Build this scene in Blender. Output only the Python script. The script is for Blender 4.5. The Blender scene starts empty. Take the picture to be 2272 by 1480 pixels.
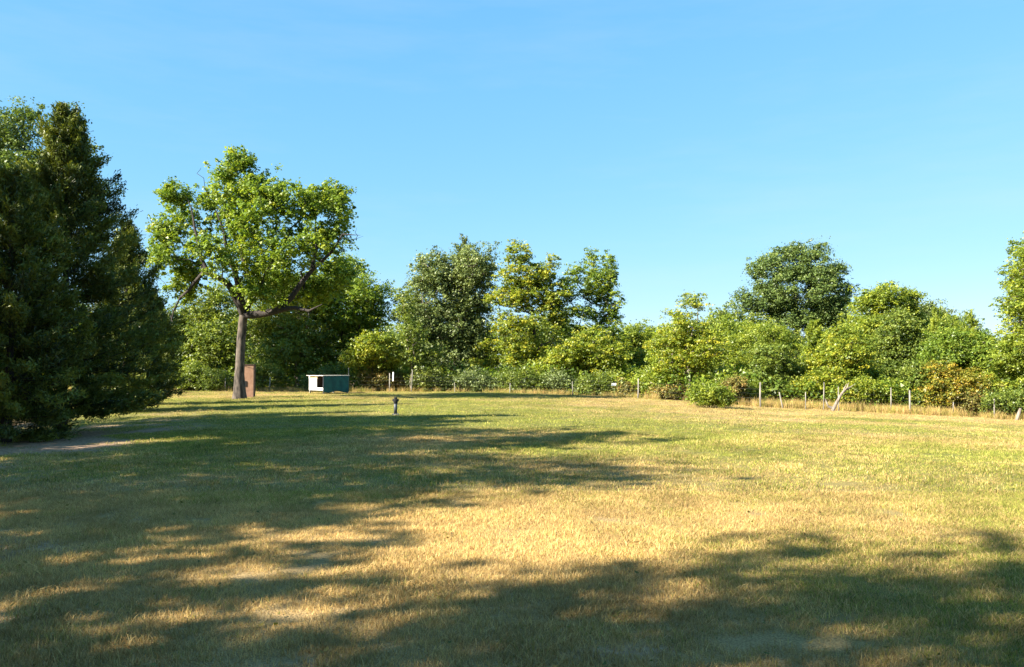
import bpy, math, random
import numpy as np
from mathutils import Vector

# ---------------------------------------------------------------- camera, sky, sun, exposure
scene = bpy.context.scene
C = scene.collection
random.seed(7)
R = np.random.default_rng(11)

F = 1783.0                      # focal length in photograph pixels (2272 wide)
CX, CY, HOR = 1136.0, 740.0, 817.0
PITCH = math.atan((HOR - CY) / F)
CAM_Z = 1.6
cam_d = bpy.data.cameras.new('camera')
cam_d.sensor_width = 36.0
cam_d.lens = 36.0 * F / 2272.0
cam_d.clip_start = 0.05
cam_d.clip_end = 6000.0
cam = bpy.data.objects.new('camera', cam_d)
C.objects.link(cam)
cam.location = (0, 0, CAM_Z)
cam.rotation_euler = (math.pi / 2 + PITCH, 0, 0)
scene.camera = cam

SUN_AZ = math.radians(28)       # the light travels to the right and a little away
SUN_EL = math.radians(32)
world = bpy.data.worlds.new('World')
scene.world = world
world.use_nodes = True
wn, wl = world.node_tree.nodes, world.node_tree.links
wn.clear()
sky = wn.new('ShaderNodeTexSky')
sky.sky_type = 'NISHITA'
sky.sun_disc = False
sky.sun_elevation = SUN_EL
sky.sun_rotation = math.atan2(-math.cos(SUN_AZ), -math.sin(SUN_AZ))
sky.altitude = 100
sky.air_density = 1.0
sky.dust_density = 0.0
sky.ozone_density = 1.6
# the camera's response to the clear sky: one power curve per channel over the whole dome
sep = wn.new('ShaderNodeSeparateColor'); com = wn.new('ShaderNodeCombineColor')
wl.new(sky.outputs[0], sep.inputs[0])
for ch, (kk, gg) in enumerate(((0.449, 0.70), (0.74, 0.42), (1.03, 0.30))):
    pw = wn.new('ShaderNodeMath'); pw.operation = 'POWER'; pw.inputs[1].default_value = gg
    ml = wn.new('ShaderNodeMath'); ml.operation = 'MULTIPLY'; ml.inputs[1].default_value = kk * 0.286 ** (gg - 1)
    wl.new(sep.outputs[ch], pw.inputs[0]); wl.new(pw.outputs[0], ml.inputs[0]); wl.new(ml.outputs[0], com.inputs[ch])
bg = wn.new('ShaderNodeBackground')
bg.inputs[1].default_value = 0.0667
wo = wn.new('ShaderNodeOutputWorld')
wtc = wn.new('ShaderNodeTexCoord'); wmp = wn.new('ShaderNodeMapping'); wmp.inputs['Scale'].default_value = (1.2, 1.2, 7.0)
wno = wn.new('ShaderNodeTexNoise'); wno.inputs['Scale'].default_value = 2.2; wno.inputs['Detail'].default_value = 7; wno.inputs['Roughness'].default_value = 0.6
wmr = wn.new('ShaderNodeMapRange'); wmr.inputs[1].default_value = 0.45; wmr.inputs[2].default_value = 0.8; wmr.inputs[4].default_value = 0.13
wmx = wn.new('ShaderNodeMix'); wmx.data_type = 'RGBA'; wmx.inputs[7].default_value = (3.3, 3.4, 3.55, 1)
wl.new(wtc.outputs['Generated'], wmp.inputs[0]); wl.new(wmp.outputs[0], wno.inputs['Vector']); wl.new(wno.outputs[0], wmr.inputs[0])
wl.new(wmr.outputs[0], wmx.inputs[0]); wl.new(com.outputs[0], wmx.inputs[6]); wl.new(wmx.outputs[2], bg.inputs[0])
wl.new(bg.outputs[0], wo.inputs[0])

sun_d = bpy.data.lights.new('sun', 'SUN')
sun_d.energy = 5.0
sun_d.angle = math.radians(0.55)
sun_d.color = (1.0, 0.92, 0.78)
sun = bpy.data.objects.new('sun', sun_d)
C.objects.link(sun)
LDIR = Vector((math.cos(SUN_EL) * math.cos(SUN_AZ), math.cos(SUN_EL) * math.sin(SUN_AZ), -math.sin(SUN_EL)))
sun.rotation_euler = LDIR.to_track_quat('-Z', 'Y').to_euler()
sun.location = (-60, -20, 50)

scene.view_settings.view_transform = 'Standard'
scene.view_settings.look = 'None'
scene.view_settings.gamma = 1.0
scene.view_settings.exposure = 2.1
scene.view_settings.use_curve_mapping = False
scene.cycles.max_bounces = 6
scene.cycles.diffuse_bounces = 3
scene.cycles.transmission_bounces = 4

# ---------------------------------------------------------------- helpers
def sstep(a, b, x):
    t = np.clip((np.asarray(x, float) - a) / (b - a), 0, 1)
    return t * t * (3 - 2 * t)

_perm = np.random.default_rng(3).random((256, 256))
def vnoise(x, y):
    x = np.asarray(x, float); y = np.asarray(y, float)
    xi = np.floor(x).astype(int); yi = np.floor(y).astype(int)
    xf = x - xi; yf = y - yi
    xf = xf * xf * (3 - 2 * xf); yf = yf * yf * (3 - 2 * yf)
    a = _perm[xi & 255, yi & 255]; b = _perm[(xi + 1) & 255, yi & 255]
    c = _perm[xi & 255, (yi + 1) & 255]; d = _perm[(xi + 1) & 255, (yi + 1) & 255]
    return (a * (1 - xf) + b * xf) * (1 - yf) + (c * (1 - xf) + d * xf) * yf

def fbm(x, y, s, o=4):
    v = 0; a = 0.5; t = 0
    for k in range(o):
        v = v + a * vnoise(np.asarray(x) / s + 17.3 * k, np.asarray(y) / s + 31.7 * k)
        t += a; a *= 0.5; s *= 0.5
    return v / t

def ground_z(x, y):
    x = np.asarray(x, float); y = np.asarray(y, float)
    soft = np.log1p(np.exp(np.clip((x - 1.5) / 3.0, -30, 30))) * 3.0
    soft = np.minimum(soft, 60)
    z = -0.047 * soft * sstep(4, 34, y) * (1 - 0.5 * sstep(70, 200, y))
    bank = np.log1p(np.exp(np.clip((-x - 5.5) / 1.5, -30, 30))) * 1.5
    z = z - 0.025 * np.minimum(bank, 9) * sstep(34, 24, y) * sstep(-4, 4, y)
    z = z + 0.10 * (fbm(x + 50, y + 50, 9, 3) - 0.5) * sstep(3, 14, np.hypot(x, y))
    return z

def gz(x, y):
    return float(ground_z(x, y))

cp, sp = math.cos(PITCH), math.sin(PITCH)
def at(px, py, d):
    """world point seen at a photograph pixel, at distance d along the view"""
    u = (px - CX) / F; v = -(py - CY) / F
    dx, dy, dz = u, cp - v * sp, sp + v * cp
    k = d / dy
    return np.array([dx * k, d, CAM_Z + dz * k])

def tag(o, label=None, cat=None, group=None, kind=None):
    if label: o['label'] = label
    if cat: o['category'] = cat
    if group: o['group'] = group
    if kind: o['kind'] = kind
    return o

def empty(name, loc, rz=0.0):
    o = bpy.data.objects.new(name, None)
    o.empty_display_size = 0.3
    C.objects.link(o)
    o.location = tuple(float(a) for a in loc)
    o.rotation_euler = (0, 0, rz)
    return o

def raw_mesh(name, verts, faces, mat, smooth=False, attrs=None):
    """faces: int array (n, k) with equal k, or a list of such arrays"""
    me = bpy.data.meshes.new(name)
    if isinstance(faces, np.ndarray): faces = [faces]
    verts = np.asarray(verts, np.float32)
    me.vertices.add(len(verts))
    me.vertices.foreach_set('co', verts.ravel())
    nl = sum(f.size for f in faces); nf = sum(len(f) for f in faces)
    me.loops.add(nl); me.polygons.add(nf)
    me.loops.foreach_set('vertex_index', np.concatenate([f.ravel() for f in faces]).astype(np.int32))
    tot = np.concatenate([np.full(len(f), f.shape[1]) for f in faces])
    st = np.concatenate([[0], np.cumsum(tot)[:-1]])
    me.polygons.foreach_set('loop_start', st.astype(np.int32))
    if smooth:
        me.polygons.foreach_set('use_smooth', np.ones(nf, bool))
    me.update(calc_edges=True)
    for k, v in (attrs or {}).items():
        a = me.attributes.new(k, 'FLOAT', 'POINT')
        a.data.foreach_set('value', np.asarray(v, np.float32))
    if mat: me.materials.append(mat)
    return me

def link(name, me, parent=None):
    o = bpy.data.objects.new(name, me)
    C.objects.link(o)
    if parent is not None: o.parent = parent
    return o

class MB:
    """collects boxes and tubes for ONE mesh object"""
    def __init__(s): s.v = []; s.f = []
    def quadbox(s, c, ax, ay, az):
        c = np.array(c, float); ax = np.array(ax, float) / 2; ay = np.array(ay, float) / 2; az = np.array(az, float) / 2
        n = sum(len(q) for q in s.v)
        p = [c + i * ax + j * ay + k * az for k in (-1, 1) for (i, j) in ((-1, -1), (1, -1), (1, 1), (-1, 1))]
        s.v.append(np.array(p))
        s.f += [[n + a for a in q] for q in ((3, 2, 1, 0), (4, 5, 6, 7), (0, 1, 5, 4), (1, 2, 6, 5), (2, 3, 7, 6), (3, 0, 4, 7))]
        return s
    def box(s, x0, x1, y0, y1, z0, z1):
        return s.quadbox(((x0 + x1) / 2, (y0 + y1) / 2, (z0 + z1) / 2), (x1 - x0, 0, 0), (0, y1 - y0, 0), (0, 0, z1 - z0))
    def tube(s, pts, rad, sides=8, caps=True):
        pts = [np.array(p, float) for p in pts]
        rad = rad if hasattr(rad, '__len__') else [rad] * len(pts)
        n = sum(len(q) for q in s.v)
        rings = []
        for i, p in enumerate(pts):
            t = pts[min(i + 1, len(pts) - 1)] - pts[max(i - 1, 0)]
            t /= np.linalg.norm(t)
            a = np.cross(t, (0.3, 1, 0.1) if abs(t[1]) < 0.9 else (1, 0, 0)); a /= np.linalg.norm(a)
            b = np.cross(t, a)
            for k in range(sides):
                w = 2 * math.pi * k / sides
                rings.append(p + rad[i] * (math.cos(w) * a + math.sin(w) * b))
        s.v.append(np.array(rings))
        for i in range(len(pts) - 1):
            for k in range(sides):
                k2 = (k + 1) % sides
                s.f.append([n + i * sides + k, n + i * sides + k2, n + (i + 1) * sides + k2, n + (i + 1) * sides + k])
        if caps:
            s.f.append([n + k for k in range(sides)][::-1])
            s.f.append([n + (len(pts) - 1) * sides + k for k in range(sides)])
        return s
    def build(s, name, mat, parent=None, smooth=False, bevel=0.0):
        me = bpy.data.meshes.new(name)
        me.from_pydata([tuple(q) for q in np.concatenate(s.v)], [], s.f)
        me.materials.append(mat)
        if smooth:
            for p in me.polygons: p.use_smooth = True
        me.update()
        o = link(name, me, parent)
        if bevel:
            m = o.modifiers.new('bevel', 'BEVEL'); m.width = bevel; m.segments = 2
        return o

# ---------------------------------------------------------------- materials
def mat_new(name):
    m = bpy.data.materials.new(name); m.use_nodes = True
    nt = m.node_tree; nt.nodes.clear()
    return m, nt.nodes, nt.links

def ramp(nodes, stops):
    r = nodes.new('ShaderNodeValToRGB')
    e = r.color_ramp.elements
    while len(e) < len(stops): e.new(0.5)
    for k, (p, c) in enumerate(stops):
        e[k].position = p; e[k].color = (*c, 1)
    return r

def attr(nodes, name, typ='GEOMETRY'):
    a = nodes.new('ShaderNodeAttribute'); a.attribute_name = name; a.attribute_type = typ
    return a

def leaf_mat(name, dark, mid, light, trans=0.35, tcol=None, gloss=0.025):
    """foliage: the tint attribute (per leaf, with a spread per clump) picks the leaf's own colour"""
    m, N, L = mat_new(name)
    a = attr(N, 'tint')
    r = ramp(N, [(0.0, dark), (0.5, tuple(1.15 * q for q in mid)), (1.0, tuple(1.15 * q for q in light))])
    L.new(a.outputs['Fac'], r.inputs[0])
    d = N.new('ShaderNodeBsdfDiffuse'); L.new(r.outputs[0], d.inputs[0])
    t = N.new('ShaderNodeBsdfTranslucent')
    mul = N.new('ShaderNodeMix'); mul.data_type = 'RGBA'; mul.blend_type = 'MULTIPLY'; mul.inputs[0].default_value = 1
    mul.inputs[7].default_value = (*(tcol or (1.5, 1.45, 0.6)), 1)
    L.new(r.outputs[0], mul.inputs[6]); L.new(mul.outputs[2], t.inputs[0])
    mx = N.new('ShaderNodeMixShader'); mx.inputs[0].default_value = trans
    L.new(d.outputs[0], mx.inputs[1]); L.new(t.outputs[0], mx.inputs[2])
    g = N.new('ShaderNodeBsdfGlossy'); g.inputs['Roughness'].default_value = 0.45
    mg = N.new('ShaderNodeMixShader'); mg.inputs[0].default_value = gloss
    L.new(mx.outputs[0], mg.inputs[1]); L.new(g.outputs[0], mg.inputs[2])
    o = N.new('ShaderNodeOutputMaterial'); L.new(mg.outputs[0], o.inputs[0])
    return m

def rough_mat(name, c0, c1, scale=8.0, rough=0.85, bump=0.3, stretch=(1, 1, 1), detail=6, metal=0.0):
    m, N, L = mat_new(name)
    tc = N.new('ShaderNodeTexCoord')
    mp = N.new('ShaderNodeMapping'); mp.inputs['Scale'].default_value = stretch
    L.new(tc.outputs['Object'], mp.inputs[0])
    n = N.new('ShaderNodeTexNoise'); n.inputs['Scale'].default_value = scale; n.inputs['Detail'].default_value = detail
    L.new(mp.outputs[0], n.inputs['Vector'])
    r = ramp(N, [(0.32, c0), (0.68, c1)])
    L.new(n.outputs[0], r.inputs[0])
    b = N.new('ShaderNodeBump'); b.inputs['Strength'].default_value = bump; b.inputs['Distance'].default_value = 0.02
    L.new(n.outputs[0], b.inputs['Height'])
    p = N.new('ShaderNodeBsdfPrincipled')
    p.inputs['Roughness'].default_value = rough; p.inputs['Metallic'].default_value = metal
    L.new(r.outputs[0], p.inputs['Base Color']); L.new(b.outputs[0], p.inputs['Normal'])
    o = N.new('ShaderNodeOutputMaterial'); L.new(p.outputs[0], o.inputs[0])
    return m

M = {}
M['bark'] = rough_mat('bark_grey_brown', (0.010, 0.008, 0.006), (0.135, 0.106, 0.084), 6.5, 0.95, 1.0, (1, 1, 0.35))
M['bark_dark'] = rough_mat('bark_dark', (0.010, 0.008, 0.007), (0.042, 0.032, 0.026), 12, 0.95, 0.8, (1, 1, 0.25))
M['bark_pale'] = rough_mat('bark_pale', (0.10, 0.08, 0.062), (0.27, 0.225, 0.18), 8, 0.95, 0.6, (1, 1, 0.3))
M['post_wood'] = rough_mat('weathered_post_wood', (0.12, 0.108, 0.09), (0.27, 0.245, 0.205), 10, 0.9, 0.4, (1, 1, 0.2))
M['wire'] = rough_mat('galvanised_wire', (0.12, 0.12, 0.12), (0.2, 0.2, 0.2), 20, 0.5, 0.0, metal=0.7)
M['white_paint'] = rough_mat('white_painted_board', (0.72, 0.70, 0.66), (0.86, 0.85, 0.82), 3, 0.6, 0.1)
M['tan_board'] = rough_mat('tan_plywood', (0.30, 0.22, 0.10), (0.44, 0.33, 0.17), 6, 0.8, 0.2)
M['tarp'] = rough_mat('teal_tarp', (0.006, 0.058, 0.058), (0.012, 0.100, 0.090), 3.0, 0.85, 0.9, detail=2)
M['black'] = rough_mat('black_paint', (0.004, 0.004, 0.005), (0.010, 0.010, 0.011), 6, 0.9, 0.1)
M['pipe'] = rough_mat('shaded_blue_pipe', (0.02, 0.025, 0.034), (0.045, 0.052, 0.066), 10, 0.55, 0.1)  # darkened to put the lawn shade into the standpipe's colour
M['shaded_concrete'] = rough_mat('shaded_concrete', (0.10, 0.097, 0.092), (0.18, 0.175, 0.17), 14, 0.9, 0.4)  # kept dark too, carrying the shade over the standpipe's base
M['rust'] = rough_mat('brown_panel', (0.20, 0.105, 0.062), (0.30, 0.17, 0.108), 4, 0.8, 0.15)
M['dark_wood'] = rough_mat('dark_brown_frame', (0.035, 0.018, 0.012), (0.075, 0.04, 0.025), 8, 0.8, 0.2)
M['roof_sheet'] = rough_mat('pale_roof_sheet', (0.50, 0.44, 0.36), (0.70, 0.63, 0.54), 5, 0.7, 0.2)
M['gate_metal'] = rough_mat('galvanised_gate', (0.42, 0.44, 0.46), (0.62, 0.64, 0.66), 9, 0.45, 0.05, metal=0.3)

LM = {
 'oak':     leaf_mat('leaf_oak', (0.058, 0.105, 0.014), (0.140, 0.205, 0.024), (0.26, 0.285, 0.036), 0.42),
 'mid':     leaf_mat('leaf_mid_green', (0.052, 0.088, 0.016), (0.128, 0.170, 0.027), (0.215, 0.240, 0.036), 0.38),
 'grey':    leaf_mat('leaf_grey_green', (0.058, 0.085, 0.026), (0.122, 0.158, 0.050), (0.21, 0.245, 0.085), 0.25),
 'bright':  leaf_mat('leaf_bright_green', (0.075, 0.122, 0.016), (0.178, 0.226, 0.026), (0.30, 0.32, 0.036), 0.42),
 'yellow':  leaf_mat('leaf_yellow_green', (0.075, 0.118, 0.014), (0.185, 0.232, 0.024), (0.36, 0.330, 0.034), 0.42),
 'gold':    leaf_mat('leaf_gold', (0.09, 0.120, 0.016), (0.215, 0.205, 0.024), (0.40, 0.26, 0.03), 0.40, (1.3, 1.2, 0.5)),
 'cedar':   leaf_mat('leaf_cedar', (0.024, 0.038, 0.009), (0.070, 0.092, 0.014), (0.150, 0.165, 0.020), 0.20),
 'darkoak': leaf_mat('leaf_dark_oak', (0.042, 0.074, 0.020), (0.092, 0.136, 0.032), (0.165, 0.205, 0.046), 0.26),
 'red':     leaf_mat('leaf_russet', (0.08, 0.10, 0.022), (0.165, 0.155, 0.036), (0.31, 0.185, 0.055), 0.3, (1.2, 1.0, 0.7)),
}

STRAW = [(0.31, 0.190, 0.075), (0.54, 0.370, 0.150), (0.70, 0.52, 0.235)]
GREEN = [(0.110, 0.140, 0.026), (0.245, 0.262, 0.050), (0.42, 0.405, 0.090)]

def grass_material():
    m, N, L = mat_new('grass_blades')
    dry = attr(N, 'dry', 'INSTANCER'); rnd = attr(N, 'rnd'); hgt = attr(N, 'hgt')
    rnd2 = attr(N, 'rnd2')
    s = N.new('ShaderNodeMath'); s.operation = 'SUBTRACT'; L.new(dry.outputs['Fac'], s.inputs[0]); L.new(rnd.outputs['Fac'], s.inputs[1])
    mr = N.new('ShaderNodeMapRange'); mr.inputs[1].default_value = -0.22; mr.inputs[2].default_value = 0.22
    L.new(s.outputs[0], mr.inputs[0])
    rs = ramp(N, [(0.0, STRAW[0]), (0.5, STRAW[1]), (1.0, STRAW[2])]); L.new(rnd2.outputs['Fac'], rs.inputs[0])
    rg = ramp(N, [(0.0, GREEN[0]), (0.5, GREEN[1]), (1.0, GREEN[2])]); L.new(rnd2.outputs['Fac'], rg.inputs[0])
    mx = N.new('ShaderNodeMix'); mx.data_type = 'RGBA'
    L.new(mr.outputs[0], mx.inputs[0]); L.new(rg.outputs[0], mx.inputs[6]); L.new(rs.outputs[0], mx.inputs[7])
    val = attr(N, 'val', 'INSTANCER')
    vm = N.new('ShaderNodeMix'); vm.data_type = 'RGBA'; vm.blend_type = 'MULTIPLY'; vm.inputs[0].default_value = 1.0
    L.new(mx.outputs[2], vm.inputs[6]); L.new(val.outputs['Color'], vm.inputs[7])
    d = N.new('ShaderNodeBsdfDiffuse'); L.new(vm.outputs[2], d.inputs[0])
    t = N.new('ShaderNodeBsdfTranslucent'); L.new(vm.outputs[2], t.inputs[0])
    ms = N.new('ShaderNodeMixShader'); ms.inputs[0].default_value = 0.4
    L.new(d.outputs[0], ms.inputs[1]); L.new(t.outputs[0], ms.inputs[2])
    o = N.new('ShaderNodeOutputMaterial'); L.new(ms.outputs[0], o.inputs[0])
    return m

def ground_material():
    m, N, L = mat_new('lawn_ground')
    dry, bare, wood = attr(N, 'dry'), attr(N, 'bare'), attr(N, 'wood')
    g = N.new('ShaderNodeNewGeometry')
    n1 = N.new('ShaderNodeTexNoise'); n1.inputs['Scale'].default_value = 14; n1.inputs['Detail'].default_value = 8
    n2 = N.new('ShaderNodeTexNoise'); n2.inputs['Scale'].default_value = 70; n2.inputs['Detail'].default_value = 4
    L.new(g.outputs['Position'], n1.inputs['Vector']); L.new(g.outputs['Position'], n2.inputs['Vector'])
    rs = ramp(N, [(0.3, (0.17, 0.11, 0.05)), (0.7, (0.42, 0.30, 0.14))]); L.new(n2.outputs[0], rs.inputs[0])
    rg = ramp(N, [(0.3, (0.075, 0.085, 0.022)), (0.7, (0.21, 0.20, 0.05))]); L.new(n2.outputs[0], rg.inputs[0])
    rb = ramp(N, [(0.3, (0.15, 0.09, 0.052)), (0.55, (0.36, 0.235, 0.155)), (0.75, (0.56, 0.40, 0.28))]); L.new(n1.outputs[0], rb.inputs[0])
    rw = ramp(N, [(0.3, (0.06, 0.042, 0.024)), (0.7, (0.21, 0.15, 0.08))]); L.new(n1.outputs[0], rw.inputs[0])
    def mix(f, a, b):
        x = N.new('ShaderNodeMix'); x.data_type = 'RGBA'
        L.new(f, x.inputs[0]); L.new(a, x.inputs[6]); L.new(b, x.inputs[7]); return x.outputs[2]
    c = mix(dry.outputs['Fac'], rg.outputs[0], rs.outputs[0])
    c = mix(wood.outputs['Fac'], c, rw.outputs[0])
    c = mix(bare.outputs['Fac'], c, rb.outputs[0])
    b = N.new('ShaderNodeBump'); b.inputs['Strength'].default_value = 0.7; b.inputs['Distance'].default_value = 0.03
    L.new(n2.outputs[0], b.inputs['Height'])
    p = N.new('ShaderNodeBsdfPrincipled'); p.inputs['Roughness'].default_value = 0.95
    p.inputs['Specular IOR Level'].default_value = 0.1
    L.new(c, p.inputs['Base Color']); L.new(b.outputs[0], p.inputs['Normal'])
    o = N.new('ShaderNodeOutputMaterial'); L.new(p.outputs[0], o.inputs[0])
    return m

# ---------------------------------------------------------------- the ground
def fence_y(x):
    """the far edge of the mown lawn: the fence line"""
    return np.interp(x, [-60, -30, -15, -4, 4, 8, 14, 22, 32, 60], [58, 56, 55, 54.5, 53, 50.5, 46, 44.5, 43.5, 42])

def dry_f(x, y):
    """how straw-coloured the grass is, 0 green .. 1 dry"""
    n = fbm(x + 9, y + 3, 3.2, 4); n2 = fbm(x - 40, y * 0.6 + 80, 11, 3)
    v = 0.47 + 1.5 * (n - 0.5) + 0.9 * (n2 - 0.5)
    v = v + 0.34 * np.exp(-(((x + 1.2) / 3.6) ** 2 + ((y - 7.0) / 2.3) ** 2))
    v = v + 0.62 * sstep(10.5, 5, y) * sstep(3.2, 0.0, x)
    v = v + 0.25 * np.exp(-(((x + 6.5) / 3.0) ** 2 + ((y - 9.5) / 4.0) ** 2))
    v = v + 0.28 * np.exp(-(((x - 5.5) / 3.5) ** 2 + ((y - 13.0) / 2.5) ** 2))
    v = v - 0.32 * np.exp(-(((x - 4.2) / 2.2) ** 2 + ((y - 6.0) / 1.9) ** 2))
    v = v - 0.24 * sstep(14, 24, y) * sstep(14, 2, x)
    v = v + 0.22 * sstep(12, 22, x) * sstep(25, 36, y)
    v = v + (0.06 + 0.26 * sstep(9, 16, x)) * sstep(4, 0.3, fence_y(x) - y)
    return np.clip(v, 0.03, 0.98)

def bare_f(x, y):
    v = 0.95 * sstep(2.7, 0.9, np.abs(x + 10.2 + 0.17 * (y - 17) + 1.2 * (fbm(x, y, 3, 3) - 0.5))) * sstep(11, 14, y) * sstep(33, 22, y)
    v = v * sstep(0.34, 0.56, fbm(x + 21, y, 1.3, 5))
    def patch(cx, cy, rx, ry):
        q = ((x - cx) / rx) ** 2 + ((y - cy) / ry) ** 2
        return sstep(1.1, 0.25, q + 1.3 * (fbm(x * 1.0 + cx, y + cy, 0.5, 4) - 0.5))
    v = np.maximum(v, 0.65 * patch(0.66, 4.62, 0.3, 0.09))
    v = np.maximum(v, 0.7 * patch(2.05, 5.25, 0.2, 0.08))
    v = np.maximum(v, 0.7 * patch(-1.25, 4.45, 0.25, 0.10))
    v = np.maximum(v, 0.6 * patch(-4.7, 7.3, 0.9, 0.6))
    v = np.maximum(v, 0.55 * patch(-3.5, 5.2, 0.5, 0.2))
    return np.clip(v, 0, 1)

def wood_f(x, y):
    return np.maximum(sstep(-0.6, 1.2, y - fence_y(x) + 0.8 * (fbm(x, y, 2, 2) - 0.5)), sstep(-13.2, -14.5, x + 0.16 * (y - 20)) * sstep(30, 26, y))

def axis(lo, hi, step, far, n):
    core = np.arange(lo, hi + 1e-6, step)
    g = np.geomspace(step * 1.5, far, n)
    return np.concatenate([lo - g[::-1], core, hi + g])

xs = np.concatenate([-18 - np.geomspace(0.4, 1500, 38)[::-1], np.arange(-18, 30.01, 0.28), 30 + np.geomspace(0.4, 1500, 38)])
ys = np.concatenate([-2 - np.geomspace(0.4, 1200, 26)[::-1], np.arange(-2, 14, 0.2), np.arange(14, 62, 0.38), 62 + np.geomspace(0.4, 2400, 34)])
X, Y = np.meshgrid(xs, ys)
nx, ny = len(xs), len(ys)
V = np.stack([X.ravel(), Y.ravel(), ground_z(X, Y).ravel()], 1)
i = np.arange(nx * ny).reshape(ny, nx)
FQ = np.stack([i[:-1, :-1], i[:-1, 1:], i[1:, 1:], i[1:, :-1]], -1).reshape(-1, 4)
gx, gy = V[:, 0], V[:, 1]
ground = link('ground', raw_mesh('ground', V, FQ, ground_material(), True,
              {'dry': dry_f(gx, gy), 'bare': bare_f(gx, gy), 'wood': wood_f(gx, gy)}))
tag(ground, 'gently sloping mown lawn with dry straw patches and bare sandy spots', 'lawn', kind='structure')

# ---------------------------------------------------------------- mown grass (instanced tufts)
GRASS = grass_material()
def tuft(name, n, rad, h0, h1, w, lean, seed, segs=2):
    r = np.random.default_rng(seed)
    V = []; Fq = []; Ft = []; rn = []; rn2 = []; hg = []
    for k in range(n):
        a = r.uniform(0, 2 * math.pi); q = rad * math.sqrt(r.random())
        p = np.array([q * math.cos(a), q * math.sin(a), -0.008])
        h = r.uniform(h0, h1) * (0.6 + 0.4 * r.random())
        az = r.uniform(0, 2 * math.pi)
        ld = np.array([math.cos(az), math.sin(az), 0]) * abs(r.normal(0, lean)) * h
        wd = r.uniform(0, 2 * math.pi); wv = np.array([math.cos(wd), math.sin(wd), 0]) * w * r.uniform(0.6, 1.3) / 2
        b = len(V)
        mid = p + np.array([0, 0, h * 0.55]) + ld * 0.35
        tip = p + np.array([0, 0, h * 0.95]) + ld
        if segs == 2:
            V += [p - wv, p + wv, mid + wv * 0.8, mid - wv * 0.8, tip]
            Fq.append([b, b + 1, b + 2, b + 3]); Ft.append([b + 3, b + 2, b + 4]); m = 5
            hg += [0, 0, .5, .5, 1]
        else:
            V += [p - wv, p + wv, tip]; Ft.append([b, b + 1, b + 2]); m = 3
            hg += [0, 0, 1]
        x1, x2 = r.random(), r.random()
        rn += [x1] * m; rn2 += [x2] * m
    fs = ([np.array(Fq)] if Fq else []) + [np.array(Ft)]
    me = raw_mesh(name, np.array(V), fs, GRASS, True, {'rnd': rn, 'rnd2': rn2, 'hgt': hg})
    return bpy.data.objects.new(name, me)

def tuft_set(name, objs):
    c = bpy.data.collections.new(name)
    for o in objs: c.objects.link(o)
    return c
near_set = tuft_set('near_tufts', [tuft('grass_tuft_near', 44, 0.10, 0.028, 0.06, 0.0040, 0.9, 100 + k) for k in range(6)])
mid_set = tuft_set('mid_tufts', [tuft('grass_tuft_mid', 64, 0.20, 0.028, 0.058, 0.0070, 0.9, 200 + k) for k in range(5)])
far_set = tuft_set('far_tufts', [tuft('grass_tuft_far', 90, 0.38, 0.03, 0.06, 0.013, 0.9, 300 + k, 1) for k in range(5)])
long_set = tuft_set('long_tufts', [tuft('dry_tuft', 34, 0.28, 0.35, 0.95, 0.016, 0.45, 400 + k) for k in range(5)])

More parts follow.
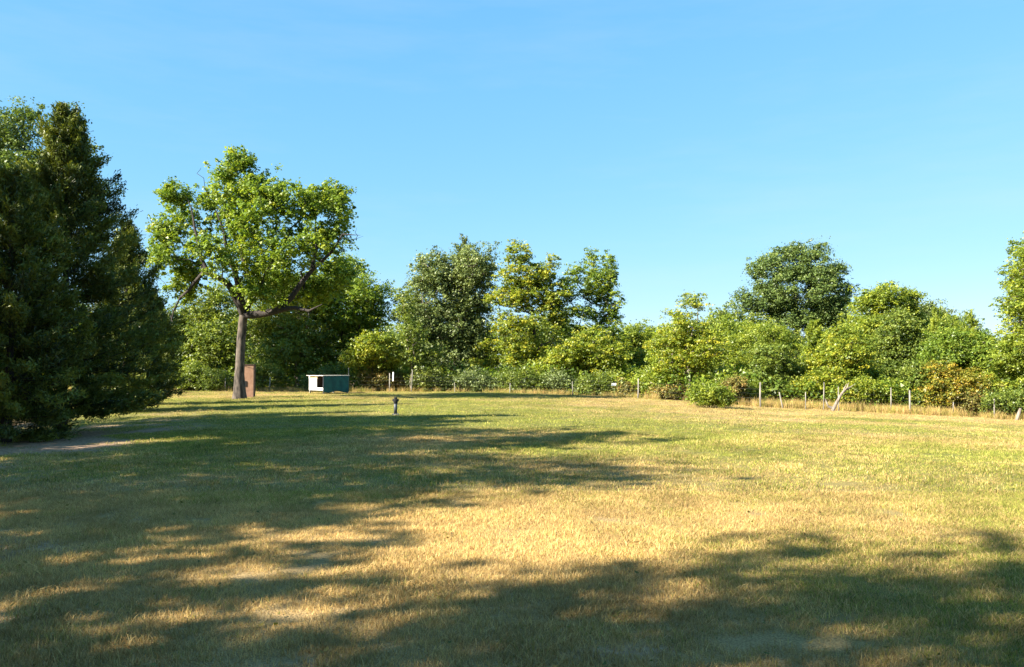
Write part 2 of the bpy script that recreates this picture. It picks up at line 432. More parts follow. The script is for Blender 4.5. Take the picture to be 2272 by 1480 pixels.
def scatter(name, pts, dry, scl, coll, label, cat):
    n = len(pts)
    me = bpy.data.meshes.new(name)
    me.vertices.add(n); me.vertices.foreach_set('co', np.asarray(pts, np.float32).ravel())
    a = me.attributes.new('dry', 'FLOAT', 'POINT'); a.data.foreach_set('value', np.asarray(dry, np.float32))
    P_ = np.asarray(pts)
    vv = np.clip(0.42 + 0.75 * fbm(P_[:, 0], P_[:, 1], 0.5, 3) + 0.45 * fbm(P_[:, 0] + 60, P_[:, 1], 2.6, 2) + R.normal(0, 0.12, n), 0.42, 1.35)
    a = me.attributes.new('val', 'FLOAT', 'POINT'); a.data.foreach_set('value', vv.astype(np.float32))
    a = me.attributes.new('scl', 'FLOAT', 'POINT'); a.data.foreach_set('value', np.asarray(scl, np.float32))
    rot = np.zeros((n, 3), np.float32); rot[:, 2] = R.uniform(0, 6.283, n); rot[:, :2] = R.normal(0, 0.09, (n, 2))
    a = me.attributes.new('rot', 'FLOAT_VECTOR', 'POINT'); a.data.foreach_set('vector', rot.ravel())
    me.update()
    o = link(name, me)
    ng = bpy.data.node_groups.new(name + '_nodes', 'GeometryNodeTree')
    ng.interface.new_socket('Geometry', in_out='INPUT', socket_type='NodeSocketGeometry')
    ng.interface.new_socket('Geometry', in_out='OUTPUT', socket_type='NodeSocketGeometry')
    N, L = ng.nodes, ng.links
    gi, go = N.new('NodeGroupInput'), N.new('NodeGroupOutput')
    ci = N.new('GeometryNodeCollectionInfo'); ci.inputs['Collection'].default_value = coll
    ci.inputs['Separate Children'].default_value = True; ci.inputs['Reset Children'].default_value = True
    ip = N.new('GeometryNodeInstanceOnPoints'); ip.inputs['Pick Instance'].default_value = True
    ri = N.new('FunctionNodeRandomValue'); ri.data_type = 'INT'
    ri.inputs[4].default_value = 0; ri.inputs[5].default_value = 97
    na = N.new('GeometryNodeInputNamedAttribute'); na.data_type = 'FLOAT_VECTOR'; na.inputs[0].default_value = 'rot'
    nb = N.new('GeometryNodeInputNamedAttribute'); nb.data_type = 'FLOAT'; nb.inputs[0].default_value = 'scl'
    er = N.new('FunctionNodeEulerToRotation')
    L.new(gi.outputs[0], ip.inputs['Points']); L.new(ci.outputs[0], ip.inputs['Instance'])
    L.new(ri.outputs[2], ip.inputs['Instance Index'])
    L.new(na.outputs[0], er.inputs[0]); L.new(er.outputs[0], ip.inputs['Rotation'])
    L.new(nb.outputs[0], ip.inputs['Scale']); L.new(ip.outputs[0], go.inputs[0])
    md = o.modifiers.new('scatter', 'NODES'); md.node_group = ng
    tag(o, label, cat, kind='stuff')
    return o

def lawn_points(y0, y1, step, margin):
    P = []
    y = y0
    while y < y1:
        hw = 0.66 * y + margin
        x = np.arange(-hw, hw, step)
        P.append(np.stack([x + R.uniform(-step, step, len(x)) * 0.6, np.full(len(x), y) + R.uniform(-step, step, len(x)) * 0.6], 1))
        y += step
    P = np.concatenate(P)
    x, y = P[:, 0], P[:, 1]
    b = bare_f(x, y); w = wood_f(x, y)
    clump = fbm(x + 5, y - 8, 0.55, 3)
    keep = (R.random(len(P)) > np.clip(b * 1.15, 0, 0.97)) & (R.random(len(P)) > w * 1.1) & (clump > 0.22)
    P = P[keep]; clump = clump[keep]
    x, y = P[:, 0], P[:, 1]
    d = np.clip(dry_f(x, y) + R.normal(0, 0.12, len(P)) + 0.5 * (fbm(x, y, 0.45, 2) - 0.5), 0, 1)
    s = (0.55 + 0.95 * clump) * R.uniform(0.75, 1.25, len(P))
    return np.stack([x, y, ground_z(x, y)], 1), d, s
for (y0, y1, st, mg, cs, nm) in ((2.6, 10.5, 0.068, 0.8, near_set, 'near'), (10.5, 22, 0.17, 1.5, mid_set, 'mid'), (22, 56, 0.40, 3, far_set, 'far')):
    p, d, s = lawn_points(y0, y1, st, mg)
    scatter('lawn_grass', p, d, s, cs, {'near': 'short dry mown grass in the foreground of the lawn', 'mid': 'short mown grass in the middle of the lawn',
            'far': 'short mown grass towards the fence at the back of the lawn'}[nm], 'grass')

# ---------------------------------------------------------------- leaves, branches, trees
def leaf_mesh(name, c, n, t, L, W, tint, mat, fold=0.12, tri=True):
    """one bent four-cornered leaf per centre c, normal n, direction t"""
    n = n / np.linalg.norm(n, axis=1, keepdims=True)
    b = np.cross(n, t); b /= np.maximum(np.linalg.norm(b, axis=1, keepdims=True), 1e-6)
    t = np.cross(b, n)
    L = L[:, None]; W = W[:, None]
    if tri:
        V = np.stack([c - t * L * 0.5, c + t * L * 0.36 + b * W * 0.6, c + t * L * 0.36 - b * W * 0.6], 1).reshape(-1, 3)
        return raw_mesh(name, V, np.arange(len(V)).reshape(-1, 3), mat, False, {'tint': np.repeat(tint, 3)})
    p0 = c - t * L * 0.5; p2 = c + t * L * 0.5
    m = c - t * L * 0.08
    p1 = m + b * W * 0.5 - n * L * fold; p3 = m - b * W * 0.5 - n * L * fold
    V = np.stack([p0, p1, p2, p3], 1).reshape(-1, 3)
    Fq = np.arange(len(V)).reshape(-1, 4)
    return raw_mesh(name, V, Fq, mat, False, {'tint': np.repeat(tint, 4)})

def clump_leaves(r, tips, crad, per, size, flat=0.6, spread=0.22, droop=0.0, up=0.35):
    k = len(tips)
    idx = np.repeat(np.arange(k), per)
    n = len(idx)
    d = r.normal(size=(n, 3)); d /= np.linalg.norm(d, axis=1, keepdims=True)
    q = r.random(n) ** 0.5
    rr = np.asarray(crad)[idx] if hasattr(crad, '__len__') else np.full(n, crad)
    off = d * (q * rr)[:, None]; off[:, 2] *= flat
    c = tips[idx] + off
    nrm = d * 0.55 + r.normal(0, 0.55, (n, 3)); nrm[:, 2] = np.abs(nrm[:, 2]) * 0.7 + up
    t = r.normal(size=(n, 3)); t += d * 0.6; t[:, 2] -= droop
    L = size * r.uniform(0.65, 1.35, n)
    cl = r.normal(0, spread, k)
    tint = np.clip(0.45 + cl[idx] + r.normal(0, 0.13, n), 0, 1)
    return c, nrm, t, L, L * r.uniform(0.5, 0.75, n), tint

class Skel:
    def __init__(s): s.p = []; s.par = []; s.fix = []
    def add(s, p, par, fix=None):
        s.p.append(np.array(p, float)); s.par.append(par); s.fix.append(fix); return len(s.p) - 1
    def path(s, pts, start=-1, radii=None, step=0.5, jit=0.05, r=R):
        """polyline through pts, continuing from node start"""
        last = start
        if start < 0:
            last = s.add(pts[0], -1, radii[0] if radii else None); k0 = 1
        else: k0 = 0
        for k in range(k0, len(pts)):
            a = s.p[last]; b = np.array(pts[k], float)
            m = max(1, int(np.linalg.norm(b - a) / step))
            ra = s.fix[last]; rb = radii[k] if radii else None
            for q in range(1, m + 1):
                f = q / m
                p = a + (b - a) * f + (r.normal(0, jit, 3) if q < m else 0)
                last = s.add(p, last, None if rb is None or ra is None else ra + (rb - ra) * f)
        return last
    def attach(s, tips, r, step=0.55, jit=0.06, low=0.0, bias=0.55):
        root = s.p[0]
        order = np.argsort(np.linalg.norm(tips - np.array([root[0], root[1], root[2] + low]), axis=1))
        for i in order:
            t = tips[i]
            P = np.array(s.p)
            d = np.linalg.norm(P - t, axis=1)
            cost = d + bias * np.maximum(0, P[:, 2] - t[2] + 0.35 * d) + 100 * (P[:, 2] < root[2] + low)
            j = int(np.argmin(cost))
            a = s.p[j]; m = max(1, int(d[j] / step)); last = j
            for q in range(1, m + 1):
                f = q / m
                p = a + (t - a) * f
                p[2] -= 0.10 * d[j] * math.sin(math.pi * f) * 0.8
                if q < m: p = p + r.normal(0, jit, 3)
                last = s.add(p, last)
    def mesh(s, name, mat, r0=0.012, power=0.45, rmax=9.0, sides=6, split=None):
        n = len(s.p); P = np.array(s.p); cnt = np.ones(n)
        kids = [[] for _ in range(n)]
        for i in range(n - 1, 0, -1):
            if s.par[i] >= 0:
                cnt[s.par[i]] += cnt[i] * 0.9 if len(kids[s.par[i]]) == 0 else cnt[i]
                kids[s.par[i]].append(i)
        rad = np.minimum(r0 * cnt ** power, rmax)
        for i in range(n):
            if s.fix[i] is not None: rad[i] = s.fix[i]
        for i in range(1, n):
            if s.par[i] >= 0: rad[i] = min(rad[i], rad[s.par[i]])
        V = []; Fq = []; segs = []; ring = [-1] * n; nv = 0
        ang = np.linspace(0, 2 * math.pi, sides, endpoint=False)
        ca, sa = np.cos(ang)[:, None], np.sin(ang)[:, None]
        def mk(p, t, rr):
            t = t / max(np.linalg.norm(t), 1e-6)
            a = np.cross(t, (0, 1, 0.01)) if abs(t[1]) < 0.9 else np.cross(t, (1, 0, 0)); a /= np.linalg.norm(a)
            return p + rr * (ca * a + sa * np.cross(t, a))
        idx = np.arange(sides); idx2 = (idx + 1) % sides
        for i in range(n):
            j = s.par[i]
            if j < 0:
                t = (P[kids[i][0]] - P[i]) if kids[i] else np.array([0, 0, 1.0])
                V.append(mk(P[i], t, rad[i])); ring[i] = nv; nv += sides; continue
            t = P[i] - P[j]
            main = max(kids[j], key=lambda q: cnt[q]) == i
            if main: b = ring[j]
            else:
                V.append(mk(P[j], t, min(rad[i] * 1.15, rad[j]))); b = nv; nv += sides
            if kids[i]:
                t2 = t / max(np.linalg.norm(t), 1e-6) + (P[max(kids[i], key=lambda q: cnt[q])] - P[i]) / max(np.linalg.norm(P[max(kids[i], key=lambda q: cnt[q])] - P[i]), 1e-6)
            else: t2 = t
            V.append(mk(P[i], t2, rad[i] if kids[i] else rad[i] * 0.5)); ring[i] = nv; nv += sides
            Fq.append(np.stack([b + idx, b + idx2, ring[i] + idx2, ring[i] + idx], 1))
            segs.append(i)
        V = np.concatenate(V)
        if split is not None:
            seg = {}
            for f, i in zip(Fq, segs):
                k = i
                while s.par[k] > split: k = s.par[k]
                seg.setdefault(-1 if i <= split else k, []).append(f)
            out = []
            for k, fs in seg.items():
                f = np.concatenate(fs); u, inv = np.unique(f, return_inverse=True)
                nm = name if k < 0 else ('limb' if cnt[k] > 60 else 'branch')
                out.append((nm, raw_mesh(nm, V[u], inv.reshape(-1, 4), mat if k < 0 else M['bark_dark'], True)))  # limbs take dark bark to stand in for the crown's shade
            return out
        return raw_mesh(name, V, np.concatenate(Fq), mat, True)

def lobes_world(lobes, d, r, depth=1.0, dyspread=0.0):
    out = []
    for lb in lobes:
        px, py, rx, ry = lb[:4]
        dy = lb[4] if len(lb) > 4 else r.uniform(-dyspread, dyspread)
        c = at(px, py, d + dy); k = (d + dy) / F
        out.append((c, np.array([rx * k, depth * 0.5 * (rx + ry) * k, ry * k])))
    return out

def sample_lobes(L, n, r, shell=0.45, vexp=0.75):
    vol = np.array([np.prod(e) ** vexp for _, e in L]); vol /= vol.sum()
    which = r.choice(len(L), n, p=vol)
    d = r.normal(size=(n, 3)); d /= np.linalg.norm(d, axis=1, keepdims=True)
    q = (shell + (1 - shell) * r.random(n) ** 0.8)
    cs = np.array([c for c, _ in L])[which]; es = np.array([e for _, e in L])[which]
    return cs + d * q[:, None] * es

def broadleaf(name, label, cat, d, base_px, lobes, leaf, n_tips=150, per=100, size=0.2, crad=0.5, trunk_r=0.16, seed=1,
              bark='bark_dark', group=None, depth=1.0, dys=1.2, flat=0.6, low=1.2, stems=1, trunk_to=0.6, spread=0.22, lean=0.0, shell=0.45, world=None, sp_=0.52):
    r = np.random.default_rng(seed)
    bx = at(base_px, 850, d)[0] if world is None else base_px
    base = np.array([bx, d, gz(bx, d)])
    if world is None:
        n_tips = int(n_tips * 1.9); per = int(per * 1.34); size *= 0.82; crad *= 1.3
    LW = lobes_world(lobes, d, r, depth, dys) if world is None else [(np.array([bx, d, base[2]]) + c, np.array(e, float)) for c, e in world]
    tips = sample_lobes(LW, n_tips, r, shell)
    tips[:, 2] = np.maximum(tips[:, 2], base[2] + 0.35)
    root = empty(name, base)
    top = max(c[2] + 0.3 * e[2] for c, e in LW)
    mid = np.mean([c for c, _ in LW], axis=0)
    S = Skel()
    tz = base[2] + trunk_to * (top - base[2])
    for st in range(stems):
        o = r.normal(0, 0.12, 2) if stems > 1 else np.zeros(2)
        tx = mid[:2] * 0.6 + base[:2] * 0.4 + (r.normal(0, 0.5, 2) if stems > 1 else 0)
        rr = trunk_r / math.sqrt(stems)
        p0 = base + np.array([o[0], o[1], -0.15])
        p1 = base + np.array([o[0] * 1.3 + lean * 0.3, o[1] * 1.3, 0.3 * (tz - base[2])])
        p2 = np.array([tx[0], tx[1], tz])
        if st == 0: S.path([p0, p0 + (p1 - p0) * 0.12, p1, p2], -1, [rr * 1.45, rr * 1.1, rr, rr * 0.35], 0.6, 0.05, r)
        else: S.path([p1, p2], 0, None, 0.6, 0.05, r)
    S.attach(tips, r, 0.6, 0.07, low)
    to = link('trunk', S.mesh('trunk', M[bark], 0.010, 0.45, trunk_r * 1.5), root)
    to.location = -Vector(base)
    # each bough end carries several sprays of unequal size, plus some stray leaves
    K = 4
    sub = np.repeat(tips, K, 0) + r.normal(0, 1, (len(tips) * K, 3)) * crad * sp_ * np.array([1, 1, flat + 0.2])
    sub[:, 2] = np.maximum(sub[:, 2], base[2] + 0.15)
    cr = crad * 0.60 * r.uniform(0.35, 1.45, len(sub))
    A = clump_leaves(r, sub, cr, max(4, int(per * 0.88 / K)), size, flat, spread)
    B = clump_leaves(r, tips, crad * 1.3, max(2, int(per * 0.12)), size * 0.9, 0.9, spread)
    co = link('crown', leaf_mesh('crown', *[np.concatenate([a, b]) for a, b in zip(A, B)], LM[leaf]), root)
    co.location = -Vector(base)
    tag(root, label, cat, group)
    return root

def conifer(name, label, cat, x, y, H, prof, leaf, nb=150, npts=34, per=9, size=0.17, seed=1, group=None, z0=0.05,
            width=0.034, bark='bark_dark', elev=(12, 55), wisp=0.08, twigs=True, lat=0.09):
    """cedar: rising plumes of scale foliage on many branches; prof = [(height fraction, radius)]"""
    r = np.random.default_rng(seed)
    base = np.array([x, y, gz(x, y)])
    root = empty(name, base)
    S = Skel()
    trunk_r = 0.013 * H + 0.03
    S.path([(0, 0, -0.15), (0.05, 0, 0.3 * H), (0.0, 0.05, 0.97 * H)], -1, [trunk_r * 1.2, trunk_r * 0.8, 0.012], 0.4, 0.015, r)
    TP = np.array(S.p)
    hf, hr = zip(*prof)
    cs = []; ts = []; tn = []
    for k in range(nb):
        f = z0 + (0.985 - z0) * (k + r.random()) / nb
        Rm = np.interp(f, hf, hr) * r.uniform(0.62, 1.12) * (1.28 if r.random() < wisp else 1)
        az = k * 2.39996 + r.normal(0, 0.35)
        el = math.radians(np.interp(f, [0, 1], elev) + r.normal(0, 7))
        ln = Rm / max(math.cos(el), 0.45)
        dr = np.array([math.cos(az) * math.cos(el), math.sin(az) * math.cos(el), math.sin(el)])
        zb = max(f * H - dr[2] * ln * 0.65, 0.05 * H)
        j = int(np.argmin(np.abs(TP[:, 2] - zb)))
        b0 = TP[j]
        tip = b0 + dr * ln
        if twigs: S.path([b0 + dr * ln * 0.5 - np.array([0, 0, 0.05 * ln]), tip], j, None, 0.5, 0.02, r)
        n = int(npts * (0.4 + 0.6 * ln / max(hr)))
        s = 0.22 + 0.80 * r.random(n) ** 0.75
        lo = r.normal(0, 1, (n, 3)) * (lat * ln * (1.15 - s))[:, None]
        lo[:, 2] *= 0.55
        P = b0 + dr * (s * ln)[:, None] + lo
        P[:, 2] -= 0.05 * ln * np.sin(s * 3.0)
        dirs = dr * 0.8 + lo / (np.linalg.norm(lo, axis=1, keepdims=True) + 0.05) * 0.45 + np.array([0, 0, 0.45])
        ti = np.clip(0.42 + r.normal(0, 0.2) + r.normal(0, 0.12, n) + 0.25 * (s - 0.6), 0, 1)
        q = np.repeat(np.arange(n), per)
        u = r.random(len(q))
        cs.append(P[q] + dirs[q] * (u * size * 1.6)[:, None] + r.normal(0, size * 0.33, (len(q), 3)))
        ts.append(dirs[q] + r.normal(0, 0.45, (len(q), 3))); tn.append(np.clip(ti[q] + r.normal(0, 0.12, len(q)), 0, 1))
    c = np.concatenate(cs); t = np.concatenate(ts); ti = np.concatenate(tn)
    c[:, 2] = np.maximum(c[:, 2], 0.06)
    n = r.normal(size=c.shape); n[:, 2] += 0.3
    t /= np.linalg.norm(t, axis=1, keepdims=True)
    L = size * r.uniform(0.6, 1.4, len(c))
    to = link('trunk', S.mesh('trunk', M[bark], 0.008, 0.42, trunk_r * 1.2, 5), root)
    link('crown', leaf_mesh('crown', c, n, t, L, np.full(len(c), width) * r.uniform(0.7, 1.4, len(c)), ti, LM[leaf], 0.05), root)
    tag(root, label, cat, group)
    return root

# ---------------------------------------------------------------- the tall oak on the lawn
def lawn_oak():
    r = np.random.default_rng(42)
    d = 42.0
    base = at(531, 885, d); base[2] = gz(base[0], d)
    root = empty('oak_tree', base)
    q = lambda px, py, dy=0.0: at(px, py, d + dy)
    S = Skel()
    S.path([base - np.array([0, 0, 0.2]), base + np.array([0.0, 0, 0.35]), q(531, 830), q(534, 770), q(538, 715), q(541, 697)], -1,
           [0.44, 0.33, 0.25, 0.225, 0.24, 0.23], 0.4, 0.02, r)
    fork = len(S.p) - 1
    P = np.array(S.p)
    # right limb, left limb, middle limb
    rl = S.path([q(575, 697, -.4), q(612, 690, -.9), q(645, 662, -1.2), q(668, 628, -1.3), q(692, 600, -1.3), q(702, 555, -1.1), q(700, 505, -.8), q(692, 455, -.5)],
                fork, [.20, .17, .15, .13, .11, .08, .05, .02], 0.5, 0.05, r)
    ll = S.path([q(527, 668, -.3), q(508, 632, -.7), q(487, 617, -1.0), q(464, 608, -1.2), q(447, 575, -1.2), q(438, 530, -1.0), q(428, 480, -.7), q(415, 440, -.4)],
                fork, [.20, .16, .14, .12, .10, .075, .05, .02], 0.5, 0.05, r)
    ml = S.path([q(560, 655, .5), q(548, 600, .8), q(535, 560, .6), q(545, 505, .4), q(528, 455, .2), q(548, 412, .0), q(532, 345, 0)],
                fork, [.17, .13, .11, .085, .06, .04, .012], 0.5, 0.05, r)
    near = lambda px, py: int(np.argmin([np.hypot(*(np.array(a)[[0, 2]] - q(px, py)[[0, 2]])) for a in S.p]))
    S.path([q(655, 683, -1.5), q(685, 690, -2.0), q(715, 675, -2.4)], near(620, 690), [.10, .07, .03], 0.5, 0.06, r)
    S.path([q(440, 585, 1.5), q(400, 578, 2.0), q(355, 565, 2.2)], near(464, 608), [.09, .06, .02], 0.5, 0.06, r)
    S.path([q(590, 610, 2.0), q(610, 560, 2.6), q(605, 480, 2.8)], near(555, 640), [.12, .09, .03], 0.5, 0.06, r)
    S.path([q(735, 560, -1.6), q(760, 520, -2.0), q(800, 522, -2.1)], near(692, 600), [.07, .05, .012], 0.5, 0.05, r)
    S.path([q(520, 600, -1.2), q(500, 540, -1.4), q(480, 470, -1.2)], near(540, 690), [.13, .09, .03], 0.5, 0.06, r)
    S.path([q(400, 660, -.6), q(385, 690, -.8), q(378, 720, -.8)], near(464, 608), [.06, .04, .012], 0.5, 0.05, r)
    lob = [(530, 360, 22, 30), (500, 392, 18, 14), (560, 400, 22, 24), (540, 428, 34, 24), (384, 437, 34, 24), (435, 452, 42, 34), (505, 462, 56, 44),
           (605, 445, 40, 34), (690, 450, 36, 34), (744, 452, 32, 36), (372, 515, 38, 26), (440, 520, 56, 42, 1.8), (540, 540, 66, 52, -1.2), (560, 520, 60, 50, 2.8),
           (640, 525, 56, 46, 1.6), (728, 525, 48, 40), (372, 566, 36, 26), (415, 580, 40, 26, 0.5), (525, 600, 56, 36, -1.0), (600, 600, 70, 48, 2.0), (630, 590, 50, 40, -0.8),
           (705, 590, 54, 36, 1.0), (752, 590, 34, 26), (570, 655, 46, 20, -2.0), (625, 648, 54, 26, 2.2), (405, 640, 40, 24, 1.0), (770, 500, 18, 22), (690, 640, 40, 22, 1.8), (655, 480, 46, 36, 0.5), (640, 428, 24, 22), (352, 545, 22, 26), (760, 560, 28, 28), (475, 432, 34, 26), (700, 545, 50, 36, 1.5), (420, 610, 40, 24, 1.5), (345, 585, 16, 16), (640, 650, 56, 28, 1.0), (720, 640, 46, 28, 2.0), (750, 612, 30, 24), (600, 560, 60, 50, -2.6), (480, 560, 56, 44, -2.8), (560, 480, 56, 44, -2.0), (690, 520, 46, 40, -2.4), (400, 480, 34, 30, 2.0)]
    LW = lobes_world(lob, d, r, 1.0, 2.4)
    tips = sample_lobes(LW, 430, r, 0.3, 0.6)
    spire = lobes_world([(530, 358, 20, 26), (500, 390, 18, 12), (560, 398, 18, 22), (540, 425, 32, 22), (384, 437, 32, 20), (690, 440, 32, 26), (745, 440, 28, 30), (604, 436, 26, 24), (365, 515, 30, 18), (362, 566, 26, 20)], d, r, 1.0, 0.5)
    tips = np.concatenate([tips, sample_lobes(spire, 130, r, 0.1, 0.4)])
    S.attach(tips, r, 0.45, 0.06, 4.2, 0.4)
    bare = np.array([q(px, py, r.uniform(-1, 1)) for px, py in ((446, 372), (452, 395), (437, 385), (668, 405), (700, 412), (784, 450), (792, 505), (806, 524), (330, 540), (378, 700), (362, 672), (390, 735), (345, 600), (575, 365), (500, 345), (760, 415))])
    S.attach(bare, r, 0.35, 0.07, 3.5, 0.2)
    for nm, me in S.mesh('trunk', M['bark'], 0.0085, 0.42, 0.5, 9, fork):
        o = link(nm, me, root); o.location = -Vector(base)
    sub = np.repeat(tips, 5, 0) + r.normal(0, 0.30, (len(tips) * 5, 3))
    A = clump_leaves(r, sub, 0.27 * r.uniform(0.35, 1.5, len(sub)), 26, 0.155, 0.75, 0.2)
    B = clump_leaves(r, tips, 0.75, 9, 0.15, 0.9, 0.2)
    co = link('crown', leaf_mesh('crown', *[np.concatenate([a, b]) for a, b in zip(A, B)], LM['oak']), root)
    co.location = -Vector(base)
    tag(root, 'tall spreading oak with thick grey trunk and forked limbs darkened for crown shade standing on the lawn', 'tree')
lawn_oak()

# ---------------------------------------------------------------- cedars along the left edge
def cedar_at(px, d, top_py, prof, label, seed, **k):
    p = at(px, 850, d)
    z = gz(p[0], d)
    return conifer('cedar_tree', label, 'tree', p[0], d, at(px, top_py, d)[2] - z, prof, 'cedar', seed=seed, **k)
cedar_at(135, 22.0, 245, [(0, 1.5), (0.12, 2.4), (0.28, 2.45), (0.5, 1.7), (0.75, 0.9), (0.9, 0.42), (1, 0.08)],
         'big dark cedar with a pointed top and a bare sandy strip at its foot', 21, elev=(-6, 55), z0=0.03, nb=290, npts=56, per=9, size=0.15, width=0.026, wisp=0.14)
cedar_at(275, 31.0, 505, [(0, 1.1), (0.12, 1.75), (0.3, 1.75), (0.6, 1.1), (0.85, 0.45), (1, 0.08)],
         'dark cedar of middle height between the biggest cedar and the lawn oak', 22, nb=240, npts=36, per=8, size=0.17, width=0.034, z0=0.03, elev=(-6, 55))
cedar_at(15, 19.5, 395, [(0, 1.3), (0.15, 1.9), (0.4, 1.7), (0.7, 1.0), (1, 0.1)],
         'olive cedar with drooping lower boughs leaning into the biggest cedar', 23, nb=230, npts=40, per=8, size=0.15, width=0.028, z0=0.02, elev=(-6, 52))
cedar_at(335, 36.0, 655, [(0, 0.8), (0.15, 1.1), (0.4, 1.0), (0.7, 0.55), (1, 0.1)],
         'low bushy cedar hiding one end of the pipe gate', 24, nb=150, npts=30, per=8, size=0.17, width=0.036, z0=0.08)
cedar_at(-150, 24.0, 330, [(0, 1.6), (0.15, 2.4), (0.4, 2.1), (0.7, 1.2), (1, 0.1)],
         'broad-based cedar on the far side of the biggest cedar from the oak', 25, nb=170, npts=30, per=8, size=0.17, width=0.034)

broadleaf('oak_tree', 'very tall dark-leaved oak rising behind the biggest cedar', 'tree', 49.0, 50,
          [(60, 285, 80, 46), (150, 285, 42, 40), (-40, 310, 90, 60), (205, 410, 36, 42), (60, 370, 110, 60), (165, 355, 48, 44), (140, 450, 80, 60), (20, 460, 130, 80), (180, 500, 60, 50)],
          'darkoak', 210, 100, 0.20, 0.62, 0.34, 31, dys=0.9, trunk_to=0.7)

# ---------------------------------------------------------------- the wood beyond the fence
G = 'trees beyond the fence'
T = broadleaf
for k, (px, d, lob, lf, lab) in enumerate((
    (560, 72, [(560, 700, 60, 50), (520, 740, 60, 50), (600, 760, 60, 50)], 'mid', 'green tree far back behind the brown box and lawn oak'),
    (430, 70, [(420, 720, 60, 50), (470, 740, 60, 60), (390, 760, 50, 50)], 'mid', 'tree far back in the wood behind the gate shrubs'),
    (760, 74, [(760, 700, 70, 50), (820, 740, 60, 50), (700, 740, 70, 50)], 'mid', 'leafy tree far back behind the hutch and the low yellow tree'),
    (1460, 78, [(1450, 770, 50, 30), (1500, 760, 50, 40), (1420, 790, 40, 30)], 'bright', 'small far tree closing the open gap in the wood'),
    (1580, 74, [(1590, 750, 60, 44), (1560, 790, 70, 40), (1640, 760, 50, 40)], 'bright', 'far green tree between the wispy ash and the huge oak'),
    (1900, 76, [(1900, 740, 50, 50), (1930, 700, 40, 40), (1890, 790, 60, 40)], 'bright', 'far pale tree tucked between the huge oak and the airy tree'),
    (2130, 76, [(2120, 740, 60, 40), (2180, 780, 60, 34), (2080, 760, 50, 40)], 'mid', 'far green tree behind the three young pines'),
)):
    T('hardwood_tree', lab, 'tree', d, px, lob, lf, 90, 62, 0.24, 0.62, 0.17, 500 + k, group=G)
T('hardwood_tree', 'dull green tree deep in the wood between the hickory and the slender tree', 'tree', 74, 1240,
  [(1240, 730, 60, 40), (1180, 760, 60, 40), (1300, 770, 60, 36), (1230, 800, 90, 30), (1350, 790, 50, 34)], 'mid', 120, 60, 0.24, 0.6, 0.2, 39, group=G)
T('hardwood_tree', 'shaded tree deep in the wood behind the grey-green oak', 'tree', 76, 960,
  [(950, 760, 60, 60), (1060, 780, 60, 50), (900, 790, 40, 40)], 'mid', 90, 70, 0.26, 0.7, 0.2, 38, group=G)
T('hardwood_tree', 'dark green tree with low boughs behind the lawn oak trunk, beside the pipe gate', 'tree', 61, 445,
  [(450, 690, 60, 46), (420, 760, 60, 50), (480, 770, 60, 60), (445, 820, 70, 36), (500, 650, 30, 28)], 'mid', 170, 95, 0.21, 0.6, 0.2, 41, group=G)
T('hardwood_tree', 'broad green tree with an orange-brown trunk base behind the teal and white hutch', 'tree', 60, 660,
  [(620, 640, 60, 40), (680, 660, 70, 50), (600, 720, 70, 50), (680, 740, 80, 56), (620, 790, 80, 40), (720, 800, 60, 34), (570, 800, 50, 36)], 'mid', 260, 95, 0.21, 0.6, 0.26, 42, group=G, bark='bark_pale')
T('hardwood_tree', 'leafy green tree whose sunny crown shows past the lawn oak towards the hutch', 'tree', 62, 800,
  [(770, 610, 44, 40), (800, 650, 50, 40), (755, 690, 60, 40), (830, 690, 34, 30), (790, 740, 60, 40), (720, 630, 40, 34), (850, 640, 16, 18)], 'oak', 180, 90, 0.20, 0.55, 0.2, 43, group=G)
T('sapling_tree', 'low yellow-green tree just beyond the fence beside the hutch', 'tree', 56.5, 826,
  [(826, 765, 46, 24), (795, 790, 34, 22), (860, 790, 34, 24), (830, 815, 50, 22)], 'yellow', 90, 85, 0.17, 0.42, 0.09, 44, group=G, flat=0.45)
T('hardwood_tree', 'dark shaded tree deep in the wood behind the low yellow-green tree', 'tree', 70, 880,
  [(880, 780, 50, 50), (930, 800, 60, 40), (850, 800, 50, 50)], 'darkoak', 90, 90, 0.24, 0.7, 0.2, 45, group=G)
T('oak_tree', 'dense grey-green oak with a rounded crown in the middle of the wood', 'tree', 62, 1010,
  [(1010, 600, 80, 44), (1060, 585, 44, 38), (945, 610, 26, 44), (960, 660, 74, 50), (1050, 660, 56, 60), (920, 700, 40, 34), (990, 730, 90, 56), (1060, 750, 40, 50), (980, 800, 70, 36), (940, 590, 16, 22)], 'grey', 330, 100, 0.20, 0.58, 0.28, 46, group=G, bark='bark_pale')
conifer('cedar_tree', 'narrow cedar whose tip pokes out above the grey-green oak', 'tree', at(1028, 850, 68)[0], 68, 12.6,
        [(0, 1.5), (0.5, 1.2), (0.9, 0.5), (1, 0.08)], 'cedar', 90, 18, 6, 0.26, 47, G, width=0.07)
T('sapling_tree', 'thin young tree with sparse leaves and a pale slender stem by the white fence post', 'tree', 56, 913,
  [(913, 745, 26, 34), (905, 690, 20, 26), (920, 790, 34, 16), (965, 785, 26, 12), (940, 820, 36, 18), (895, 650, 14, 20)], 'mid', 70, 55, 0.18, 0.42, 0.06, 48, group=G, bark='bark_pale', flat=0.5)
